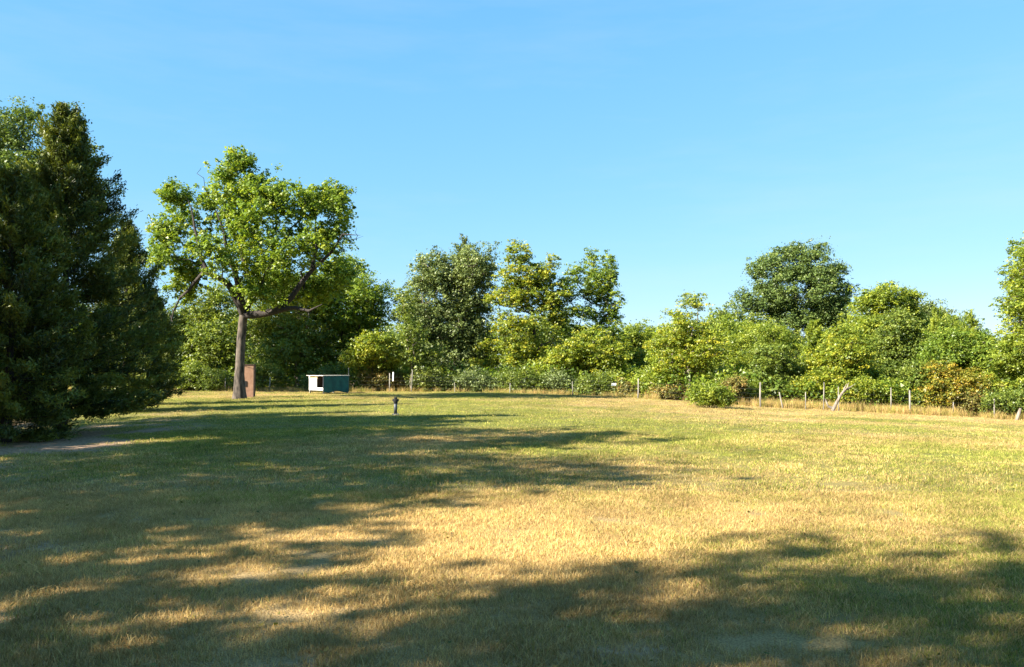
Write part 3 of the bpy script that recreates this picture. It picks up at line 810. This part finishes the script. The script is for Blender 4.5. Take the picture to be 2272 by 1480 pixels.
T('hickory_tree', 'tall loose yellow-green hickory with layered boughs next to the grey-green oak', 'tree', 59, 1190,
  [(1150, 560, 34, 26), (1160, 610, 60, 34), (1120, 660, 36, 28), (1200, 630, 50, 34), (1230, 590, 14, 26), (1140, 715, 60, 22), (1210, 690, 50, 30), (1100, 770, 46, 16), (1170, 775, 60, 22), (1220, 740, 30, 24), (1080, 805, 34, 14), (1150, 800, 50, 16), (1235, 660, 20, 24), (1170, 650, 70, 40), (1240, 700, 30, 30), (1160, 740, 60, 30), (1215, 580, 18, 20)],
  'yellow', 300, 62, 0.18, 0.36, 0.18, 49, group=G, flat=0.42, spread=0.3)
T('hickory_tree', 'slender open-crowned tree with a visible dark stem next to the layered hickory', 'tree', 60, 1322,
  [(1312, 575, 16, 26), (1290, 610, 34, 26), (1350, 600, 24, 30), (1320, 650, 50, 26), (1290, 690, 34, 18), (1355, 690, 26, 26), (1370, 660, 14, 16), (1280, 745, 50, 22), (1340, 740, 46, 26), (1265, 640, 24, 34), (1330, 700, 40, 24), (1335, 625, 34, 34), (1345, 580, 20, 20)],
  'oak', 200, 60, 0.17, 0.32, 0.15, 50, group=G, flat=0.5, spread=0.3)
T('sapling_tree', 'bushy yellow-tinged tree growing low under the slender open-crowned tree', 'tree', 57, 1300,
  [(1290, 800, 60, 26), (1250, 790, 40, 24), (1340, 790, 50, 30), (1300, 760, 50, 22), (1210, 810, 40, 18), (1360, 830, 40, 24)], 'yellow', 130, 80, 0.18, 0.45, 0.1, 51, group=G, flat=0.45)
T('sapling_tree', 'pale thin-crowned tree standing at the open gap in the wood', 'tree', 66, 1410,
  [(1420, 745, 30, 24), (1390, 760, 40, 30), (1400, 800, 50, 36)], 'bright', 90, 70, 0.2, 0.5, 0.1, 52, group=G)
T('ash_tree', 'small tree with wispy top and pale trunk behind the rounded lawn bush', 'tree', 52, 1530,
  [(1540, 668, 26, 20), (1510, 700, 24, 12), (1530, 735, 60, 30), (1490, 765, 50, 30), (1570, 770, 50, 34), (1530, 800, 70, 30), (1490, 815, 40, 24)], 'yellow', 160, 75, 0.16, 0.42, 0.10, 53, group=G, bark='bark_pale', flat=0.5, spread=0.26)
T('hardwood_tree', 'rounded green tree filling the space between the ash and the grove', 'tree', 60, 1480,
  [(1490, 770, 40, 36), (1600, 740, 40, 40), (1470, 820, 40, 36), (1560, 800, 60, 40)], 'bright', 130, 85, 0.2, 0.55, 0.14, 54, group=G)
T('oak_tree', 'huge dark rounded oak towering over the bushes behind the fence', 'tree', 88, 1770,
  [(1800, 560, 38, 26), (1740, 590, 66, 40), (1810, 600, 50, 40), (1770, 640, 90, 46), (1700, 665, 66, 30), (1660, 670, 34, 26), (1840, 650, 44, 60), (1780, 690, 90, 34), (1860, 690, 30, 40), (1668, 612, 8, 9), (1700, 600, 28, 24), (1770, 730, 100, 36), (1840, 730, 50, 36)], 'darkoak', 290, 130, 0.25, 0.85, 0.45, 55, group=G, trunk_to=0.72, sp_=0.36, shell=0.6)
T('hardwood_tree', 'hazy blue-green tree seen behind the bushes beside the huge dark oak', 'tree', 80, 1640,
  [(1620, 710, 50, 26), (1670, 730, 40, 24), (1600, 760, 50, 40), (1690, 770, 50, 40)], 'mid', 110, 80, 0.26, 0.7, 0.2, 56, group=G)
T('hardwood_tree', 'fluffy bright green locust thicket in front of the huge dark oak', 'tree', 57, 1680,
  [(1700, 745, 50, 26), (1650, 780, 60, 36), (1730, 770, 50, 36), (1690, 815, 80, 36), (1620, 815, 40, 30)], 'bright', 200, 110, 0.13, 0.5, 0.12, 57, group=G, stems=3)
T('hardwood_tree', 'dark glossy low tree at the fence below the huge dark oak', 'tree', 50, 1715,
  [(1715, 800, 40, 30), (1735, 830, 50, 34), (1690, 840, 34, 26), (1720, 862, 46, 18)], 'mid', 110, 90, 0.17, 0.42, 0.10, 58, group=G, stems=2)
conifer('cedar_tree', 'bright lime-green young cedar among the bushes at the foot of the huge oak', 'tree', at(1810, 850, 54)[0], 54, at(1810, 720, 54)[2] - gz(at(1810, 850, 54)[0], 54),
        [(0, 0.9), (0.2, 1.25), (0.5, 1.1), (0.8, 0.6), (1, 0.12)], 'bright', 150, 30, 8, 0.17, 59, G, width=0.05)
T('sapling_tree', 'yellowing bushy tree behind the leaning dead trunk', 'tree', 50, 1850,
  [(1840, 800, 46, 30), (1890, 780, 44, 36), (1850, 840, 60, 28), (1910, 830, 40, 34), (1870, 750, 34, 26)], 'yellow', 170, 85, 0.16, 0.42, 0.09, 60, group=G, stems=2, spread=0.28)
T('hardwood_tree', 'tall airy tree with a rounded pale crown beside the huge dark oak', 'tree', 68, 1990,
  [(1970, 655, 46, 20), (1925, 670, 30, 18), (2020, 670, 26, 22), (1990, 700, 60, 26), (1940, 730, 40, 30), (2030, 720, 26, 26)], 'bright', 160, 70, 0.22, 0.55, 0.17, 61, group=G, spread=0.26)
T('hardwood_tree', 'leafy mid-green tree in front of the airy rounded tree', 'tree', 56, 1990,
  [(2000, 745, 44, 30), (1960, 780, 44, 36), (2010, 800, 50, 40), (1960, 830, 50, 30), (1990, 715, 34, 26)], 'mid', 180, 95, 0.18, 0.45, 0.13, 62, group=G)
T('hardwood_tree', 'far dark-topped tree behind the young pines', 'tree', 84, 2060,
  [(2060, 700, 40, 24), (2090, 720, 34, 26), (2050, 740, 40, 34)], 'grey', 80, 80, 0.26, 0.7, 0.2, 63, group=G)
for k, (px, top, dd, lab) in enumerate(((2085, 690, 60, 'young pine with an upright leader beside the leafy mid-green tree'), (2155, 700, 58, 'young pine with a spiky top by the sky gap in the wood'), (2118, 712, 62, 'shorter young pine between the two taller young pines'))):
    x = at(px, 850, dd)[0]
    conifer('pine_tree', lab, 'tree', x, dd, at(px, top, dd)[2] - gz(x, dd), [(0, 1.3), (0.3, 1.5), (0.6, 1.0), (0.9, 0.35), (1, 0.08)], 'bright', 95, 24, 8, 0.2, 70 + k, G, width=0.045, wisp=0.2)
T('hardwood_tree', 'green bushy tree tangled with the young pines above the gold tree', 'tree', 54, 2120,
  [(2110, 770, 50, 36), (2160, 770, 40, 36), (2080, 800, 40, 36), (2150, 820, 50, 34)], 'oak', 150, 90, 0.17, 0.45, 0.12, 73, group=G)
T('sapling_tree', 'small golden-orange autumn tree at the fence near the last grey posts', 'tree', 46.5, 2100,
  [(2080, 835, 44, 22), (2110, 855, 60, 24), (2150, 850, 36, 26), (2060, 870, 40, 20), (2100, 880, 60, 16), (2085, 815, 20, 14)], 'gold', 150, 95, 0.13, 0.34, 0.06, 74, group=G, spread=0.28, low=0.4)
T('sapling_tree', 'low dark green bush-tree between the post and the golden tree', 'tree', 48, 2040,
  [(2030, 840, 26, 34), (2045, 880, 36, 24)], 'mid', 60, 80, 0.15, 0.36, 0.06, 75, group=G, low=0.3)
T('hardwood_tree', 'bright green tree with tall layered boughs next to the golden tree', 'tree', 47, 2290,
  [(2290, 560, 34, 40), (2265, 620, 34, 34), (2310, 650, 60, 50), (2260, 700, 34, 30), (2290, 770, 70, 34), (2230, 800, 46, 18), (2260, 840, 70, 28), (2200, 840, 34, 16), (2320, 850, 70, 40), (2240, 880, 46, 20), (2268, 735, 32, 40), (2262, 670, 26, 34), (2272, 575, 20, 36), (2250, 760, 30, 26)], 'bright', 260, 100, 0.16, 0.45, 0.18, 76, group=G, flat=0.45, spread=0.28, bark='bark_pale', lean=0.5)
T('hardwood_tree', 'green tree filling the low gap behind the bright layered tree', 'tree', 66, 2210,
  [(2210, 800, 40, 24), (2250, 790, 50, 34), (2180, 810, 40, 30)], 'mid', 80, 80, 0.22, 0.6, 0.12, 77, group=G)
T('hardwood_tree', 'big green tree at the end of the fence beyond the bright layered tree', 'tree', 52, 2460,
  [(2440, 640, 70, 60), (2480, 740, 100, 70), (2420, 820, 90, 50)], 'mid', 130, 90, 0.24, 0.7, 0.22, 78, group=G)
T('hardwood_tree', 'dark tree behind the pipe gate and the low bushy cedar', 'tree', 60, 350,
  [(350, 740, 60, 60), (330, 800, 60, 50), (290, 720, 60, 70), (385, 800, 36, 40)], 'darkoak', 120, 90, 0.24, 0.65, 0.2, 79, group=G)
T('hardwood_tree', 'sunlit tree well back behind the biggest cedar', 'tree', 62, 100,
  [(100, 720, 120, 60), (0, 740, 120, 70), (180, 760, 80, 60)], 'oak', 130, 80, 0.26, 0.75, 0.22, 80, group=G)

# ---------------------------------------------------------------- trees beside and behind the viewer that shade the lawn, and added sky blockers
def shade_tree(u, s, label, seed, H=13.0, rad=4.0, n=170, per=60, leaf='oak', squash=1.0, crad=0.6, cut=0.32, size=0.22):
    ca, sa = math.cos(SUN_AZ), math.sin(SUN_AZ)
    x, y = u * ca - s * sa, u * sa + s * ca
    r = np.random.default_rng(seed)
    lob = []
    for k in range(11):
        a = k * 2.4; f = cut + (0.93 - cut) * (k + 0.5) / 11
        q = rad * 0.62 * math.sqrt(max(0.05, 1 - ((f - 0.5) / 0.55) ** 2))
        lob.append(((q * math.cos(a), q * math.sin(a), f * H), (rad * 0.42, rad * 0.42, H * 0.10)))
    lob.append(((0, 0, 0.62 * H), (rad * 0.7, rad * 0.7, H * 0.2)))
    return broadleaf('shade_tree', label, 'tree', y, x, None, leaf, n, per, size, crad, 0.26, seed, world=lob, low=2.0, group='trees shading the lawn', sp_=0.5)
shade_tree(-12.2, 11.8, 'shade tree beside the sandy strip, first in the row outside the view', 101, 13.2, 3.7, n=220, per=85, crad=0.8)
blocker_src = shade_tree(-9.5, 17.6, 'shade tree next to the olive cedar, outside the view', 102, 13.6, 4.8, n=320, per=95, crad=0.75)
shade_tree(-12.0, 24.5, 'shade tree behind the olive cedar, outside the view', 103, 14.0, 4.8, n=380, per=105, crad=0.7)
shade_tree(-11.0, 2.7, 'shade tree behind the viewer whose shadow falls on the straw patch', 104, 13.0, 3.3, n=180, per=105, crad=0.85, size=0.18)
shade_tree(-9.5, -2.8, 'tallest shade tree behind the viewer, farthest from the cedars', 105, 15.0, 3.8, n=190, per=105, crad=0.85, size=0.18)
shade_tree(-10.5, 6.6, 'slim young shade tree between the two rows outside the view', 106, 8.2, 0.95, n=80, per=60, crad=0.45)
shade_tree(-11.0, 7.9, 'slender leaning shade tree just beyond the slim young one, outside the view', 109, 8.8, 1.3, n=80, per=60, crad=0.55, cut=0.22)
shade_tree(-10.0, 4.9, 'low bushy shade tree beside the slim young one, outside the view', 107, 8.4, 1.6, n=80, per=60, crad=0.5, cut=0.25)
shade_tree(-10.5, 9.0, 'small spreading shade tree at the end of the first row outside the view', 108, 8.8, 1.4, n=75, per=65, crad=0.48)

def add_sky_blocker(src, x, y, rz, sc, label):  # unseen tree copies added behind the viewer to cut blue sky light
    c = src.copy(); C.objects.link(c)
    c.location = (x, y, gz(x, y)); c.rotation_euler = (0, 0, rz); c.scale = (sc, sc, sc); c['label'] = label
    for ch in src.children:
        k = ch.copy(); C.objects.link(k); k.parent = c; k.location = ch.location
    return c
for k, (x, y, sc, lab) in enumerate(((-2.5, -8.5, 1.0, 'added sky-blocking tree behind the viewer nearest the middle of the lawn'), (4.5, -8.0, 1.05, 'added sky-blocking tree behind the viewer next to the middle one'),
        (11.5, -9.5, 1.0, 'added sky-blocking tree behind the viewer at the end of the near row'), (1.0, -15.0, 1.25, 'taller added sky-blocking tree in the second row behind the viewer'),
        (9.0, -16.5, 1.2, 'added sky-blocking tree at the end of the second row behind the viewer'), (-8.0, -15.5, 1.2, 'added sky-blocking tree at the start of the second row behind the viewer'))):
    add_sky_blocker(blocker_src, x, y, k * 1.3, sc, lab)

# ---------------------------------------------------------------- bushes, thickets and undergrowth
def bush(name, label, px, d, lobes, leaf, n, per, size, crad, seed, group=None, **k):
    return broadleaf(name, label, 'bush', d, px, lobes, leaf, n, per, size, crad, 0.035, seed, low=0.05, stems=4, trunk_to=0.5, group=group, dys=0.2, **k)
bush('shrub', 'rounded fresh green bush standing alone on the lawn before the fence', 1575, 41.5,
     [(1572, 880, 40, 18), (1600, 885, 26, 16), (1555, 872, 22, 14), (1585, 866, 22, 10), (1610, 898, 14, 8)], 'bright', 110, 90, 0.10, 0.24, 131)
bush('shrub', 'russet and green thicket behind the lone lawn bush', 1640, 47,
     [(1625, 865, 18, 18), (1635, 852, 14, 10)], 'red', 36, 70, 0.12, 0.3, 132)
bush('shrub', 'wide yellow-green thicket by the tall grey fence post', 1655, 48,
     [(1655, 868, 30, 22), (1625, 860, 30, 18), (1670, 880, 20, 14)], 'bright', 80, 80, 0.11, 0.34, 133)
GB = 'bushes along the fence'
for k, (px, d, lobes, leaf, lab) in enumerate((
    (960, 55.5, [(950, 845, 36, 20), (985, 855, 34, 18)], 'cedar', 'dark feathery shrub near the pale slender sapling stem'),
    (1060, 56, [(1045, 845, 40, 22), (1085, 855, 36, 18)], 'grey', 'feathery grey-green shrub under the layered hickory'),
    (1150, 55.5, [(1150, 845, 46, 24), (1185, 860, 30, 16)], 'mid', 'green shrub against the foot of the layered hickory'),
    (1240, 55, [(1240, 850, 34, 22), (1275, 865, 34, 14)], 'grey', 'dull green shrub below the bushy yellow-tinged tree'),
    (1330, 54, [(1330, 850, 40, 22), (1300, 868, 34, 12), (1370, 865, 28, 18)], 'mid', 'arching shrub with the small white board'),
    (1450, 54, [(1450, 845, 40, 26), (1490, 850, 34, 26), (1430, 865, 26, 16)], 'bright', 'pale green weeds and shrub beside the straight white post'),
    (1385, 53.5, [(1385, 872, 16, 10)], 'red', 'low russet briar at the foot of the straight white post'),
    (1480, 52, [(1480, 878, 30, 8), (1510, 884, 20, 6)], 'red', 'low russet briar beside the lone lawn bush'),
    (1765, 49, [(1765, 870, 30, 20), (1790, 860, 26, 22)], 'yellow', 'yellow-green shrub beside the short leaning post'),
    (1900, 47.5, [(1890, 872, 36, 18), (1930, 866, 36, 24)], 'yellow', 'yellow shrub behind the leaning dead trunk'),
    (1975, 47.5, [(1970, 872, 30, 24), (2005, 880, 24, 18)], 'oak', 'leafy shrub crowding the tall grey post'),
    (2160, 46, [(2160, 888, 30, 16), (2195, 895, 30, 16)], 'red', 'russet briar patch beyond the golden tree'),
    (2230, 45, [(2225, 895, 40, 20), (2265, 890, 30, 24)], 'mid', 'green shrub beneath the bright layered tree'),
    (470, 56.5, [(440, 835, 34, 20), (480, 845, 34, 16)], 'mid', 'green shrub at the fence between the gate and the lawn oak'),
    (405, 57, [(400, 842, 26, 18), (420, 820, 20, 20)], 'bright', 'light green shrub next to the pipe gate'),
    (600, 56.8, [(590, 830, 40, 20), (560, 845, 30, 12)], 'mid', 'green shrub at the fence behind the tall brown box'),
    (740, 57, [(735, 835, 36, 18), (700, 845, 30, 12)], 'darkoak', 'dark shrub in the shade behind the hutch'),
    (850, 57, [(840, 842, 44, 18), (880, 850, 30, 12)], 'red', 'dry brown brush at the fence beside the white marker'),
)):
    bush('shrub', lab, px, d, lobes, leaf, 60, 80, 0.13, 0.40, 150 + k, GB)

def mass(name, label, cat, n, xr, yfun, hfun, leaf, size, seed):
    """one body of ground cover: leaves heaped between the ground and an uneven top"""
    r = np.random.default_rng(seed)
    x = r.uniform(*xr, n); y = yfun(x, r.random(n)); h = hfun(x, y)
    z = ground_z(x, y) + h * r.random(n) ** 0.8
    c = np.stack([x, y, z], 1)
    nr = r.normal(size=(n, 3)); nr[:, 2] = np.abs(nr[:, 2]) + 0.2
    t = r.normal(size=(n, 3)); L = size * r.uniform(0.6, 1.4, n)
    tint = np.clip(fbm(x * 1.3, y * 1.3 + z, 2.2, 3) * 1.5 - 0.3 + r.normal(0, 0.16, n), 0, 1)
    return tag(link(name, leaf_mesh(name, c, nr, t, L, L * 0.6, tint, LM[leaf])), label, cat, kind='stuff')
mass('undergrowth', 'tangled undergrowth filling the wood floor beyond the fence', 'undergrowth', 70000, (-42, 52), lambda x, q: fence_y(x) + 2.0 + 11 * q,
     lambda x, y: 0.5 + 2.6 * fbm(x, y, 3.0, 3), 'oak', 0.22, 201)
mass('undergrowth', 'distant low wood closing the view behind the trees', 'woods', 60000, (-70, 85), lambda x, q: 88 + 22 * q,
     lambda x, y: 3.0 + 6.5 * fbm(x, y, 7, 3), 'mid', 0.5, 202)

def fringe(n, x0, x1, back, front, dry, seed, scl):
    r = np.random.default_rng(seed)
    x = r.uniform(x0, x1, n); y = fence_y(x) + r.uniform(-front, back, n)
    k = fbm(x, y, 2.5, 3) > 0.36
    x, y = x[k], y[k]
    return np.stack([x, y, ground_z(x, y)], 1), np.clip(dry + r.normal(0, 0.2, len(x)), 0, 1), scl * r.uniform(0.5, 1.2, len(x))
p, d, s = fringe(2000, 9, 34, 3.2, 0.4, 0.66, 211, 0.75)
scatter('tall_dry_grass', p, d, s, long_set, 'tall tan dry grass along the fence past the lone bush', 'tall grass')
p, d, s = fringe(1500, -34, 9, 2.6, 0.25, 0.6, 212, 0.55)
scatter('tall_dry_grass', p, d, s, long_set, 'rough uncut grass at the fence behind the hutch and oak', 'tall grass')

# ---------------------------------------------------------------- fence
froot = empty('wire_fence', (0, 53, gz(0, 53)))
tag(froot, 'wire fence on weathered wooden posts between the lawn and the wood', 'fence')
fb = np.array(froot.location)
posts = [(420, 845, 57, .05, 0), (500, 838, 56, .05, 0), (598, 836, 55.6, .06, .02), (773, 816, 55, .055, 0), (864.5, 828, 54.8, .07, 0), (913, 822, 54.6, .055, .03), (1010, 848, 54, .05, -.02),
         (1130, 850, 53.6, .05, .03), (1270, 846, 52.6, .05, 0), (1415, 840, 50.2, .075, .02), (1560, 850, 47.6, .06, 0), (1687, 848, 45.2, .085, 0), (1738, 870, 45.0, .06, -.12), (1787, 870, 45, .045, 0), (1826, 848, 45, .05, .03),
         (1860, 858, 45, .055, 0), (1975, 860, 44.8, .05, .02), (2018, 866, 44.6, .085, 0), (2112, 892, 44.4, .05, .03), (2205, 885, 44.2, .06, 0), (2300, 885, 44, .07, 0)]
tops = []
for px, top, d, rad, ln in posts:
    b = at(px, 850, d); z0 = gz(b[0], d); zt = at(px, top, d)[2]
    p0 = np.array([b[0], d, z0 - 0.25]) - fb; p1 = np.array([b[0] + ln * 2, d, zt]) - fb
    MB().tube([p0, p0 + (p1 - p0) * .5 + R.normal(0, .012, 3), p1], [rad * .62, rad * .58, rad * .5], 8).build('post', M['post_wood'], froot, True)
    tops.append((b[0], d, z0))
for k in range(len(tops) - 1):
    for h in (0.25, 0.5, 0.75, 1.0):
        a = np.array(tops[k]) + [0, -.03, h] - fb; b = np.array(tops[k + 1]) + [0, -.03, h] - fb
        MB().tube([a, (a + b) / 2 - [0, 0, .015], b], 0.0016, 4).build('wire', M['wire'], froot)

sb = at(868, 850, 54.3); sbz = gz(sb[0], 54.3)
mk = MB().quadbox((0, 0, 0.78), (.09, 0, 0), (0, .03, 0), (.02, 0, .62))
mko = mk.build('marker_board', M['white_paint'], None, bevel=.006); mko.location = (sb[0] + .06, 54.72, sbz + .25)
tag(mko, 'narrow white marker board hanging on the fence post by the dry brush', 'marker')
wb = at(1362, 853, 50.9)
wbo = MB().quadbox((0, 0, 0), (.30, 0, 0), (0, .03, 0), (0.02, 0, .16)).quadbox((-.10, -.02, .0), (.03, 0, 0), (0, .02, 0), (0, 0, .18)).build('white_board', M['white_paint'], None, bevel=.006)
wbo.location = wb
tag(wbo, 'small white board fixed among the arching shrub at the fence', 'board')

# pipe gate half hidden by the low cedar
g0 = at(368, 866, 55.0); gzz = gz(g0[0], 55)
gr = empty('pipe_gate', (g0[0], 55.0, gzz))
tag(gr, 'galvanised pipe gate hung on a pale post behind the low bushy cedar', 'gate')
MB().tube([(0, 0, -.2), (0, 0, 1.15)], .06, 10).build('gate_post', M['post_wood'], gr, True)
for h in (0.22, 0.45, 0.68, 0.92):
    MB().tube([(-.08, 0, h), (-3.4, .25, h)], .026, 8).build('rail', M['gate_metal'], gr, True)
for t in (0.03, 0.5, 1.0):
    MB().tube([(-.08 - 3.32 * t, .25 * t, .19), (-.08 - 3.32 * t, .25 * t, .95)], .022, 8).build('upright', M['gate_metal'], gr, True)

# ---------------------------------------------------------------- the hutch (raised box with a teal tarp)
hc = at(718, 850, 50.0)
hr = empty('animal_hutch', (hc[0], 50.0, gz(hc[0], 50.0)))
tag(hr, 'raised animal hutch with white boarded front and teal tarp side on the lawn', 'hutch')
wv = np.array([-0.74, 0.67, 0]); wv /= np.linalg.norm(wv)          # along the white front
gv = np.array([0.67, 0.74, 0]); gv /= np.linalg.norm(gv)           # along the tarp side
UP = np.array([0, 0, 1.0])
W, D, Z0, Z1 = 1.58, 1.88, 0.23, 1.12
def hp(a, b, z): return wv * a + gv * b + UP * z
def slab(name, a0, a1, b0, b1, z0, z1, mat, bevel=.006, parent=None):
    return MB().quadbox(hp((a0 + a1) / 2, (b0 + b1) / 2, (z0 + z1) / 2), wv * (a1 - a0), gv * (b1 - b0), UP * (z1 - z0)).build(name, M[mat], parent or hr, bevel=bevel)
for a, b in ((0.05, 0.05), (W - .05, .05), (.05, D - .05), (W - .05, D - .05)):
    slab('leg', a - .04, a + .04, b - .04, b + .04, -.12, Z0 + .1, 'post_wood')
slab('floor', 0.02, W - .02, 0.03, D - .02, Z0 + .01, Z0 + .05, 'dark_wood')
fr = slab('front_board', .74, W, 0.0, .03, Z0, Z1 - .17, 'white_paint')
slab('front_board', 0.0, .737, 0.0, .03, Z0, Z0 + .16, 'white_paint')
slab('shade_board', .74, W - .09, .035, .06, Z1 - .20, Z1 - .002, 'tan_board')
slab('corner_trim', W - .09, W + .004, -.012, .03, Z1 - .165, Z1, 'white_paint')
slab('back_wall', 0.0, W, D - .03, D, Z0, Z1 - .04, 'dark_wood')  # dark colour stands in for shade inside the hutch
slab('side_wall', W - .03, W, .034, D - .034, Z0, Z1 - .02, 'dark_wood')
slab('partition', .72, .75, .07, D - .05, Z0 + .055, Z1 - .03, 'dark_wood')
# tarp: a rippled sheet over the side, hanging past the floor
nu, nv_ = 26, 14
TV = []
for j in range(nv_ + 1):
    for i_ in range(nu + 1):
        u = i_ / nu; v = j / nv_
        z = Z1 - .012 - v * (Z1 - Z0 + .10 + .05 * math.sin(u * 9) * v)
        out = .018 + .022 * v * math.sin(u * 17 + 1.3) + .012 * math.sin(u * 41 + v * 5) * v
        TV.append(hp(-out, -.015 + u * (D + .03), z))
TV = np.array(TV); ii = np.arange((nu + 1) * (nv_ + 1)).reshape(nv_ + 1, nu + 1)
TF = np.stack([ii[:-1, :-1], ii[:-1, 1:], ii[1:, 1:], ii[1:, :-1]], -1).reshape(-1, 4)
tp = link('tarp', raw_mesh('tarp', TV, TF, M['tarp'], True), hr)
sm = tp.modifiers.new('thickness', 'SOLIDIFY'); sm.thickness = .006
slab('corner_post', -.03, .006, -.05, -.018, -.1, Z1 - .01, 'pipe')
rs = MB()
nseg = 8
for k in range(nseg):
    a0 = -.05 + (W + .24) * k / nseg; a1 = -.05 + (W + .24) * (k + 1) / nseg
    rs.quadbox(hp((a0 + a1) / 2, D / 2, Z1 + .022 + .008 * math.sin(k * 1.9)), wv * (a1 - a0), gv * (D + .16), UP * .028)
rs.build('roof', M['roof_sheet'], hr)

# ---------------------------------------------------------------- tall brown box behind the oak trunk
bx = at(549.5, 850, 44.0)
br = empty('brown_box', (bx[0], 44.0, gz(bx[0], 44.0)), math.radians(8))
tag(br, 'tall narrow brown box with a square black slab for the shaded opening behind the lawn oak trunk', 'box')
hw, H_, Dp = .34, 1.80, .42
MB().box(-hw + .052, hw - .052, .012, Dp, 0.03, H_ - .04).build('body', M['rust'], br)
MB().box(-hw, hw, -.012, Dp + .01, H_ - .04, H_ + .01).build('lid', M['dark_wood'], br, bevel=.004)
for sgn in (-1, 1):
    MB().box(sgn * hw - .05 * (sgn > 0) - .002 * (sgn < 0), sgn * hw + .05 * (sgn < 0) + .002 * (sgn > 0), -.012, Dp + .006, -.05, H_ - .042).build('side_panel', M['dark_wood'], br, bevel=.004)  # dark frame colour also carries the shade of the right side face
win = MB().box(-.27, -.05, -.014, .008, .60, .90).build('opening', M['black'], br)  # flat black slab on the face paints the darkness of the hole

# ---------------------------------------------------------------- black-headed standpipe
hx = at(878, 850, 28.2)
yr = empty('standpipe', (hx[0], 28.2, gz(hx[0], 28.2)))
tag(yr, 'short grey standpipe with a black cross-shaped head on the shaded lawn', 'standpipe')
MB().tube([(0, 0, -.05), (0, 0, .035), (0, 0, .05)], [.13, .13, .11], 14).build('base_slab', M['shaded_concrete'], yr)
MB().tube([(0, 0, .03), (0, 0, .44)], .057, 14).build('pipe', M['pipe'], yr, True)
MB().tube([(0, 0, .40), (0, 0, .44), (0, 0, .50), (0, 0, .56)], [.06, .075, .085, .08], 14).build('head', M['black'], yr, True)
MB().tube([(-.11, 0, .525), (.11, 0, .525)], .042, 12).build('cross_arm', M['black'], yr, True)
MB().tube([(0, 0, .55), (0, 0, .625)], .055, 8).build('cap', M['black'], yr, True)

# ---------------------------------------------------------------- leaning dead trunk by the fence
dt = at(1850, 850, 43.8); dz = gz(dt[0], 43.8)
dr_ = empty('dead_tree', (dt[0], 43.8, dz))
tag(dr_, 'leaning bare dead trunk with forked pale branches at the fence', 'dead tree')
S = Skel(); k43 = 43.8 / F
rr = np.random.default_rng(5)
o = lambda px, py, dy=0.0: (at(px, py, 43.8 + dy) - np.array([dt[0], 43.8, dz]))
e1 = S.path([o(1847, 912), o(1858, 890), o(1868, 873), o(1872, 868)], -1, [.10, .08, .07, .06], .2, .012, rr)
S.path([o(1873, 862, .05), o(1879, 850, .1)], e1, [.045, .02], .15, .01, rr)
S.path([o(1880, 860, .0), o(1884, 848, -.1)], e1, [.04, .015], .15, .01, rr)
S.path([o(1884, 861, .1), o(1897, 851, .2)], e1, [.035, .012], .15, .012, rr)
link('trunk', S.mesh('trunk', M['bark_pale'], .012, .4, .2, 8), dr_)
S = Skel()
S.path([o(1846, 905, .2), o(1838, 902, .2), o(1834, 893, .2), o(1831, 884, .25)], -1, [.08, .06, .05, .02], .15, .015, rr)
link('stump', S.mesh('stump', M['bark_pale'], .012, .4, .2, 8), dr_)
for (px, py0, px1, py1, dd, lab) in ((2252, 925, 2264, 906, 43.0, 'pale leaning stub of a dead stem under the bright layered tree'),
                                 ):
    b = at(px, 850, dd); zb = gz(b[0], dd)
    e = at(px1, py1, dd) - np.array([b[0], dd, zb])
    st = empty('dead_stub', (b[0], dd, zb)); tag(st, lab, 'dead stem')
    MB().tube([(0, 0, -.1), e * .5 + [.02, 0, 0], e], [.10, .085, .06], 9).build('stem', M['bark_pale'], st, True)

# ---------------------------------------------------------------- fallen leaves on the lawn
fr_ = np.random.default_rng(77)
nf_ = 900
fy = 3.2 + 26 * fr_.random(nf_) ** 1.6; fx = fr_.uniform(-0.66, 0.66, nf_) * fy
fc = np.stack([fx, fy, ground_z(fx, fy) + 0.035], 1)
fn = fr_.normal(0, 0.5, (nf_, 3)); fn[:, 2] = 1
fl = fr_.uniform(0.02, 0.048, nf_)
tag(link('fallen_leaves', leaf_mesh('fallen_leaves', fc, fn, fr_.normal(size=(nf_, 3)), fl, fl * 0.7, fr_.random(nf_), LM['red'], 0.2, False)),
    'dry fallen leaves scattered over the lawn', 'leaves', kind='stuff')
